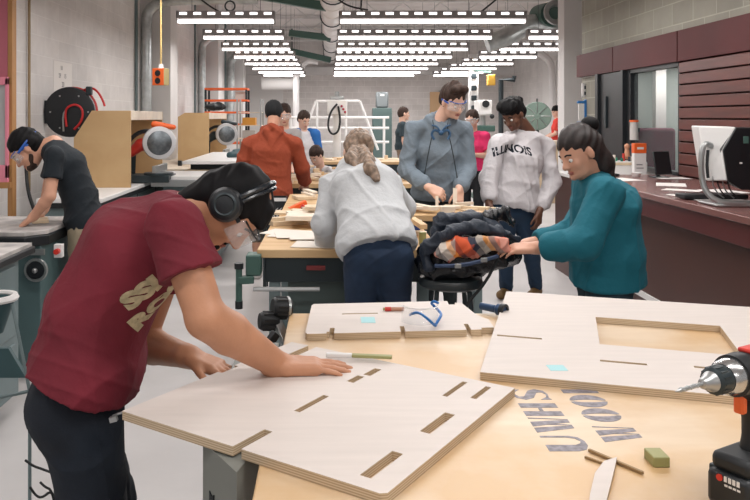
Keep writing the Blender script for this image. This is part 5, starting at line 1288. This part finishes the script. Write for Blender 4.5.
tag(G().tube([(XL+.03,7.5,.85),(XL+.03,7.5,ZC-.06)], .014, 8).tube([(XL+.03,7.1,3.05),(XL+.03,7.5,3.08)], .012, 8).build('conduit_pipe', M('brass_conduit', (146,124,92), .5)), 'thin brownish conduit running up the left block wall', 'pipe')
tag(G().tube([P(26,140,6.9), P(26,170,6.9), P(28,192,6.8), P(34,210,6.7), P(40,222,6.5)], .016, 8, smooth=2).build('power_cable', m_rub), 'thick black cable hanging down the wall behind the bearded man', 'cable')

# ---- left machines
t = thing('machine_cabinet', 'teal grey cabinet with dusty black-edged top at the left edge', 'cabinet', (-1.95, 3.6, 0))
m_dust = M('dusty_top', (196,190,186), .8, rgb2=(150,146,144), noise=(7,1))
G().box(-2.5, -1.62, 2.4, 4.2, .865, .885).build('top', m_dust, t); G().box(-2.5, -1.605, 2.4, 4.215, .825, .866).build('black_edge', m_black, t, bevel=.008)
G().box(-2.48, -1.66, 2.4, 4.12, .10, .825).build('cabinet_body', m_tealgrey, t, bevel=.005)
for (y0, y1, z0, z1) in ((2.5, 3.25, .42, .79), (3.30, 4.05, .42, .79), (2.5, 3.25, .14, .38), (3.30, 4.05, .14, .38)): G().box(-1.665, -1.648, y0, y1, z0, z1).build('door', m_tealgrey, t, bevel=.006)
G().box(-1.648,-1.645, 3.70, 3.80, .66, .74).build('sticker', m_wpl, t); G().box(-1.645,-1.643, 3.70, 3.80, .66, .69).build('sticker_stripe', m_bl, t)
t = thing('sanding_table', 'dusty-topped teal machine with a black handwheel below the bearded man', 'machine', (-1.95, 4.85, 0))
G().prism([(-2.6,4.55),(-1.80,4.55),(-1.70,4.66),(-1.70,5.3),(-2.6,5.3)], .862, .888).build('machine_top', m_dust, t, bevel=.003); G().prism([(-2.6,4.53),(-1.79,4.53),(-1.69,4.65),(-1.69,5.31),(-2.6,5.31)], .80, .861).build('black_edge', m_black, t, bevel=.006)
G().box(-2.5,-1.73, 4.62, 5.25, .05, .80).build('machine_body', M('teal_enamel', (84,108,110), .45, noise=(3,.1)), t, bevel=.006)
c = V3(-1.80, 4.60, .70-.03)
c = P(36,270,4.60); G().lathe([(.055,-.012),(.068,-.012),(.072,0),(.068,.012),(.055,.012)], c, (0,-1,0), 28, closed=True).build('wheel_rim', m_steel, t)
G().cyl(c+V3(0,.02,0), c+V3(0,-.01,0), .052, n=24).build('wheel_disc', m_black, t); G().sph(c+V3(0,-.02,0), .016).build('wheel_hub', m_steel, t)
G().obox(P(37,252,4.6), (.09,.02,.035)).build('name_plate', m_steel, t)
c = P(51,252,4.6)+V3(.03,.05,0); G().obox(c, (.05,.04,.08)).build('switch_plate', m_wpl, t, bevel=.003); G().cyl(c+V3(.0,-.02,0), c+V3(0,-.05,0), .017, n=14).build('red_button', m_red, t)
c = P(40,222,5.0); G().obox(V3(c.x, c.y, .90), (.10,.18,.02), Matrix.Rotation(.4,3,'Z')).build('wood_piece', m_ply2, label='small wooden piece being worked by the bearded man', cat='wood piece', bevel=.002)
# funnel stand, low left
t = thing('funnel_stand', 'white-rimmed round funnel on a tubular stand at the lower left', 'funnel', (-1.12, 2.6, 0))
c = P(-6,297,2.6)
G().lathe([(.055,-.02),(.060,.0),(.072,.004),(.078,-.004),(.074,-.012),(.066,-.014),(.05,-.06),(.03,-.12),(.028,-.12),(.048,-.06)], c, n=30, closed=True).build('funnel_bowl', M('teal_dark', (52,82,86), .5), t); G().lathe([(.056,.0),(.060,.008),(.074,.008),(.080,-.004),(.076,-.012),(.060,-.006)], c, n=30, closed=True).build('white_rim', m_wpl, t)
for a, b in ((V3(.07,-.02,-.02), V3(.14,-.05,-.30)), (V3(-.07,-.02,-.02), V3(-.14,-.05,-.30)), (V3(.03,-.06,-.02), V3(.05,-.12,-.30))): G().cyl(c+a, c+b, .006, n=8).cyl(c+b, V3((c+b).x, (c+b).y, 0), .006, n=8).build('stand_leg', m_tealgrey, t)
G().tube([c+V3(.14,-.05,-.30), c+V3(.05,-.12,-.30), c+V3(-.14,-.05,-.30)], .006, 6).build('cross_bar', m_tealgrey, t)
G().prism([(-.10,-.12),(.10,-.12),(.04,-.02),(-.04,-.02)], -.01, .01, XZ, c+V3(0,.03,-.16)).build('funnel_skirt', M('teal_dark', (52,82,86), .5), t)
for k, (pts, lab) in enumerate((([(-1.02,2.25,.02),(-.90,2.1,.03),(-.82,2.02,.02),(-.72,2.05,.02)], 'black cable lying on the floor behind the maroon man'),)):
    pass
def wire(pts, lab): tag(G().tube(pts, .004, 6, smooth=2).build('loose_wire', m_rub), lab, 'wire', 'loose wires behind the maroon man')
wz = 2.3
wire([P(25,460,wz), P(33,466,wz), P(42,469,wz), P(55,474,wz), P(62,485,wz), P(60,520,wz), V3(-.8,wz,0.005)], 'uppermost black wire curling out behind the maroon man\'s leg')
wire([P(30,487,wz), P(36,496,wz), P(42,498,wz), P(52,490,wz), P(56,505,wz), V3(-.82,wz,.005)], 'lowest black wire with a kinked end behind the maroon man\'s leg')
wire([P(40,482,wz), P(45,487,wz), P(52,490,wz), P(58,520,wz), V3(-.79,wz,.005)], 'short middle black wire behind the maroon man\'s leg')

# ---- right counter
t = thing('counter', 'long dark maroon reception counter along the right side', 'counter', (2.6, 5, 0))
m_ctop = M('counter_top', (122,84,80), .22, noise=(2,.1)); m_cfr = M('counter_front', (70,36,28), .4, noise=(1.5,.12))
G().box(2.17, 3.08, 2.6, 6.95, 1.01, 1.05).build('counter_top', m_ctop, t, bevel=.004); G().box(2.20, 2.24, 2.6, 6.93, .88, 1.01).build('fascia_board', M('counter_fascia', (84,38,38), .35), t, bevel=.003)
G().box(2.27, 3.06, 2.6, 6.9, .0, .88).build('counter_body', m_cfr, t)
G().box(2.255, 2.27, 5.2, 6.0, .27, .31).build('cable_raceway', m_wpl, t)
for k, (x, y, a, w_, h_, lab) in enumerate(((2.45,6.4,.3,.21,.30,'white sheet lying nearest the far end of the maroon counter'),(2.62,5.9,-.4,.21,.30,'white sheet lying below the dark office monitor'),(2.50,5.45,.9,.14,.25,'narrow slip of paper in the middle of the counter'),(2.75,5.35,.2,.21,.30,'white sheet lying close to the slatted wall'),(2.42,4.9,.1,.30,.5,'large white sheet left of the monitor stand'),(2.9,6.5,0,.25,.2,'folded paper under the black tablet on the counter'))):
    G().obox((x,y,1.0515+.0006*k), (w_,h_,.0012), Matrix.Rotation(a,3,'Z')).build('paper_sheet', m_paper, label=lab, cat='paper', group='papers on the counter', smooth=False)
# back cabinet with caddy, bottle, sign
t = thing('back_cabinet', 'low pale cabinet against the end of the counter by the black door', 'cabinet', (2.75, 7.5, 0))
G().box(2.35, 3.05, 7.0, 8.0, 0, .98).build('cabinet_body', m_cfr, t); G().box(2.33, 3.06, 6.97, 8.02, .98, 1.01).build('cabinet_top', m_wpl, t)
t = thing('craft_caddy', 'white caddy filled with small green and red craft bottles', 'caddy', (2.75, 7.35, 1.01))
G().box(2.52, 2.98, 7.2, 7.5, 1.011, 1.15).build('caddy_box', m_wpl, t, bevel=.01); G().box(2.54,2.96,7.19,7.2,1.12,1.145).build('wood_front', m_ply2, t)
rr = random.Random(3)
for k in range(12):
    x = 2.56+.036*k; cc = [(40,150,120),(30,110,90),(200,60,50),(50,60,70),(220,210,200)][k % 5]
    G().cyl((x,7.3+.05*(k%2),1.15), (x,7.3+.05*(k%2),1.15+rr.uniform(.03,.08)), .013, n=10).build('craft_bottle', M('craft_%d' % (k % 5), cc, .4), label='tiny bottle standing in the white caddy, %s from the left' % ordw[k], cat='bottle', group='bottles in the caddy')
for px, c, lab in ((627,(196,140,110),'little tan figure at the back of the white caddy'),(632,(60,64,72),'little dark figure right of the tan one in the caddy')):
    S = Soft(); p = P(px,150,7.4); S.cone(p-V3(0,0,.06), .03, p, .02, .01).ell(p+V3(0,0,.035), (.026,.026,.028), None, .01); S.build('figurine', M('fig_%d' % px, c, .6), None, .006, label=lab, cat='figure')
t = thing('spray_bottle', 'grey squeeze bottle with pointed cap at the end of the counter', 'bottle', (2.52, 6.85, 1.05))
c = V3((604.5-329)/FPX*6.8, 6.8, 1.051)
G().lathe([(0,0),(.031,0),(.034,.01),(.034,.14),(.028,.165),(.016,.172),(0,.172)], c, n=20).build('bottle_body', M('bottle_grey', (150,148,140), .45), t); G().lathe([(0,.17),(.017,.17),(.016,.19),(.006,.20),(.004,.225),(0,.226)], c, n=16).build('cap', m_wpl, t)
t = thing('box_sign', 'white box with bright orange top standing by the office window', 'box', (2.83, 6.99, 1.05))
x = (639-329)/FPX*7.05; G().box(x-.055, x+.055, 7.02, 7.08, 1.011, 1.24).build('box_body', m_wpl, t, bevel=.003); G().box(x-.056, x+.056, 7.017, 7.083, 1.24, 1.33).build('orange_top', m_or, t, bevel=.002)
G().box(x-.03, x+.03, 7.0155, 7.017, 1.275, 1.295).build('white_lettering', m_wpl, t); G().box(x-.035, x+.02, 7.0185, 7.02, 1.13, 1.14).box(x-.035, x+.03, 7.0185, 7.02, 1.10, 1.108).build('grey_lines', m_grt, t)
t = thing('wall_dispenser', 'small clear dispenser with orange lid on the office window frame', 'dispenser', P(634,138,7.6))
c = P(634,130,7.75); G().cyl(c-V3(0,0,.10), c+V3(0,0,.08), .04, n=16).build('dispenser_tube', M('frost', (196,190,186), .3), t); G().cyl(c+V3(0,0,.08), c+V3(0,0,.10), .045, n=16).build('lid', m_or, t); G().bar(c+V3(0,0,0), V3(XR-.0,c.y,c.z), .04, .04).build('bracket', m_dark, t)
t = thing('tablet_stand', 'black tablet on a stand in front of the office window', 'tablet', (2.85, 6.5, 1.05))
RT = Matrix.Rotation(.35, 3, 'Z') @ Matrix.Rotation(-.2, 3, 'X'); c = P(662,163,6.55)
G().obox(c, (.17,.018,.20), RT).build('tablet_body', m_black, t, bevel=.006); G().bar(c+V3(.0,.02,-.02), V3(c.x,c.y+.09,1.056), .03, .02).obox((c.x,c.y+.06,1.055), (.12,.14,.008)).build('tablet_foot', m_dark, t)
tag(G().box(2.30,2.55, 6.75, 6.95, 1.0515, 1.07).build('stapler', m_black, bevel=.006), 'small black box lying beside the squeeze bottle', 'box')
tag(G().lathe([(0,0),(.03,0),(.045,.03),(.043,.03),(.028,.004),(0,.004)], (2.68,6.72,1.0525), n=18).build('paper_cup', m_wpl), 'little white dish between the caddy and the black tablet', 'dish')
# big monitor seen from behind
t = thing('desktop_monitor', 'white-backed desktop monitor with curved arm at the right edge of the counter', 'monitor', (2.4, 4.5, 1.05))
Zm = 4.5
q = lambda x, y, dz=0: P(x, y, Zm+dz)
f = [q(698,126), q(735,127,.02), q(722,152,-.02), q(735,186,0), q(727,190,.05), q(706,182,.12)]
g = G(); A_ = [q(698,126,.05), q(736,127,-.08), q(723,150,-.10), q(728,181,-.08), q(707,181,.05)]; B_ = [p+V3(.10,.30,0) for p in A_]
vs = A_+B_; n = 5; g.add(vs, [tuple(range(n)), tuple(range(2*n-1, n-1, -1))]+[(i,(i+1)%n,n+(i+1)%n,n+i) for i in range(n)]); g.build('white_shell', m_wpl, t, bevel=.008)
A_ = [q(736,127.5,-.09), q(723,150,-.11), q(728,181,-.09), q(742,190,-.06), q(790,190,-.02), q(790,128,-.02)]; B_ = [p+V3(.06,.20,0) for p in A_]
vs = A_+B_; n = 6; g = G(); g.add(vs, [tuple(range(n)), tuple(range(2*n-1, n-1, -1))]+[(i,(i+1)%n,n+(i+1)%n,n+i) for i in range(n)]); g.build('black_side', m_black, t, bevel=.006)
G().obox(q(741,163,-.125), (.014,.002,.008)).build('white_mark', m_wpl, t); G().obox(q(746,140,-.12), (.03,.004,.04)).build('port_cover', m_green, t, bevel=.002)
G().tube([q(712,146,.02), q(706,143,0), q(702,148,0), q(701,165,0), q(702,180,0), q(706,192,-.02), q(716,201,-.05), q(732,204,-.06), q(770,204,-.04)], .017, 10, smooth=2).build('curved_arm', m_steel, t)
G().tube([q(708,150,-.02), q(707,165,-.02), q(708,178,-.02)], .009, 8).build('arm_hinge', m_black, t)
for k in range(4): G().tube([q(714+4*k,168,.02), q(712+5*k,182,.0), q(716+5*k,192,.02), q(724+5*k,198,.04)], .004, 6, smooth=2).build('cable', m_rub if k % 2 else m_steel, t)
G().obox(V3(q(740,201).x, 4.55, 1.06), (.34,.24,.014)).build('stand_foot', m_steel, t, bevel=.005)
tag(G().obox(V3(q(735,196).x+.05, 4.88, 1.07), (.40,.14,.03)).build('keyboard', m_black, bevel=.006), 'black keyboard lying behind the monitor arm', 'keyboard')
# blue cart bracket and dark bin near black door
t = thing('blue_bracket', 'blue clipboard holder fixed to the wall beside the black door', 'holder', P(586,128,9.2))
c = P(588,112,9.35); G().obox(c, (.10,.05,.30)).build('holder_back', M('holder_blue', (36,116,184), .4), t, bevel=.01); G().obox(c+V3(-.08,0,.12), (.10,.05,.03)).obox(c+V3(-.08,0,-.13), (.10,.05,.03)).build('holder_arm', MATS['holder_blue'], t, bevel=.006); G().obox(c+V3(-.07,0,0), (.09,.03,.20)).build('white_sheets', m_wpl, t)
t = thing('wall_switch', 'grey switch box on the wall above the blue holder', 'switch', P(585,90,9.3)); c = P(585,90,9.38); G().obox(c, (.08,.04,.16)).build('switch_box', m_white, t, bevel=.004); G().obox(c+V3(0,-.022,.03), (.03,.01,.04)).obox(c+V3(0,-.022,-.04), (.03,.01,.04)).build('toggle', m_dark, t)

# ---- far background
t = thing('rail_stand', 'white tubular rail stand in front of the back wall', 'stand', P(345,160,17)-V3(0,0,0))
Zr = 17.0; w_ = .03; g = G
def rail(a, b, nm='rail', r=.028): G().cyl(P(*a, Zr), P(*b, Zr), r, n=8).build(nm, m_wpl, t)
for y in (117.5, 128, 142): rail((284,y), (389,y))
rail((316,101), (360,101)); rail((316,101), (306,128), 'brace'); rail((360,101), (378,150), 'brace')
for x in (291, 317, 346, 384): rail((x, 101 if x in (317,346) else 118), (x, 165), 'upright')
for x in (291, 384): rail((x,165), (x,188), 'foot')
t = thing('white_machine', 'white upright machine with a looping black hose before the rail stand', 'machine', P(337,165,13.6)-V3(0,0,.7))
c = P(337,112,13.6)
G().cyl(V3(c.x,c.y,0), c+V3(0,0,.0), .07, n=16).build('column', m_wpl, t); G().obox(c+V3(0,0,.08), (.34,.22,.26)).build('head', m_wpl, t, bevel=.02); G().obox(c+V3(0,0,.25), (.24,.16,.06)).build('cap_plate', m_steel, t, bevel=.008); G().cyl(c+V3(0,0,.27), c+V3(0,0,.36), .04, n=12).build('spindle', m_steel, t)
G().tube([c+V3(0,-.14,.14), c+V3(-.12,-.15,0), c+V3(-.17,-.16,-.25), c+V3(-.10,-.16,-.40), c+V3(.02,-.16,-.36), c+V3(.06,-.15,-.15), c+V3(.02,-.14,.1)], .018, 8, smooth=2).build('black_hose', m_rub, t)
for k in range(3): G().sph(c+V3(.08+.03*k,-.12,.10-.05*k), .022).build('red_knob', M('crimson', (170,40,66), .4), t)
t = thing('trash_bin', 'tall dark green bin with grey flap standing at the back wall', 'bin', P(382,150,22)); c = P(382,120,22)
G().box(c.x-.27, c.x+.27, 21.8, 22.3, 0, P(0,108,22).z).build('bin_body', M('bin_green', (78,98,96), .5), t, bevel=.02); G().box(c.x-.18, c.x+.18, 21.9, 22.1, P(0,108,22).z, P(0,92,22).z).build('bin_flap', M('bin_grey', (112,118,120), .5), t, bevel=.05); G().box(c.x-.05,c.x+.06,21.895,21.9,P(0,96,22).z,P(0,94.5,22).z).build('flap_slot', m_white, t)
t = thing('drill_press', 'dark green drill press behind the pink polo shirt', 'drill press', (2.9, 16, 0)); c = P(483,118,15)
G().cyl(V3(c.x,c.y,0), V3(c.x,c.y,1.9), .05, n=12).build('column', m_steel, t); G().obox(V3(c.x,c.y,1.75), (.26,.5,.3)).build('head', m_wpl, t, bevel=.03); G().obox(V3(c.x,c.y-.1,1.35), (.36,.36,.12)).build('motor_cover', m_green, t, bevel=.02); G().obox(V3(c.x,c.y-.1,1.0), (.4,.4,.05)).build('work_table', m_dark, t, bevel=.01)
G().cyl(V3(c.x,c.y-.18,1.3), V3(c.x,c.y-.18,1.1), .03, n=10).build('spindle', m_steel, t); G().box(c.x-.22,c.x+.22,c.y-.3,c.y+.25,0,.08).build('base', m_green, t); G().sph(V3(c.x+.12,c.y-.27,1.58), .045).build('black_knob', m_black, t); G().cyl(V3(c.x,c.y-.26,1.82),V3(c.x,c.y-.28,1.82),.07,n=14).build('dark_gauge', m_black, t)
t = thing('grinder_post', 'pale pillar with switches and a yellow box beyond the ILLINOIS woman', 'post', P(480,160,20)); c = P(474,100,20)
G().box(c.x-.12, c.x+.12, 20, 20.2, 0, 3.2).build('post_body', m_white, t, bevel=.01); G().obox(P(491,80,19.9), (.2,.2,.28)).build('yellow_box', M('safety_yellow', (226,176,70), .5), t, bevel=.02); G().bar(P(474,70,19.95), P(491,72,19.9), .06, .06).build('arm', m_green, t)
for y in (76, 88, 98, 108): G().obox(P(474,y,19.95), (.14,.06,.14)).build('switch', m_dark, t, bevel=.02)
t = thing('round_fan', 'green-grey round disc guard of a machine beside the red-shirted person', 'fan', P(537,140,15)); c = P(537,116,15)
G().lathe([(0,-.03),(.2,-.05),(.27,-.03),(.28,0),(.27,.05),(0,.06)], c, (-.2,-1,0), 28).build('disc_guard', M('sage', (116,136,126), .5), t)
R = basis((-.2,-1,0))
for k in range(8): a = k*math.tau/8; G().cyl(c+R@V3(.06*math.cos(a),.06*math.sin(a),.062), c+R@V3(.25*math.cos(a),.25*math.sin(a),.054), .008, n=6).build('spoke', m_steel, t)
G().cyl(V3(c.x,c.y+.03,0), c+V3(0,.03,-.2), .05, n=12).build('fan_post', m_dark, t); G().cyl(c+V3(0,0,.24), c+V3(0,0,.34), .015, n=8).build('top_pin', m_dark, t)
t = thing('storage_cabinet', 'brown wooden cabinet below the distant red-shirted person', 'cabinet', (4.2,14,0)); c = P(556,150,14)
G().box(c.x-.4, c.x+.3, 14, 14.5, 0, P(0,145,14).z).build('cabinet_body', m_ply2, t, bevel=.01); G().box(c.x-.42, c.x+.32, 13.98, 14.52, P(0,145,14).z, P(0,141,14).z).build('cabinet_top', m_pale, t)
tag(G().box(P(430,95,25.9).x, P(455,95,25.9).x, 25.93, 25.96, P(0,122,25.9).z, P(0,92,25.9).z).build('notice_board', M('corkboard', (206,170,132), .8)), 'tan notice board on the back wall behind the tall man', 'board')
tag(G().tube([P(501,184,18), P(501,80,18), P(514,80,18), P(514,76,18)], .06, 8).build('black_pipe', m_dark), 'dark square-bent pipe at the back behind the ILLINOIS woman', 'pipe')
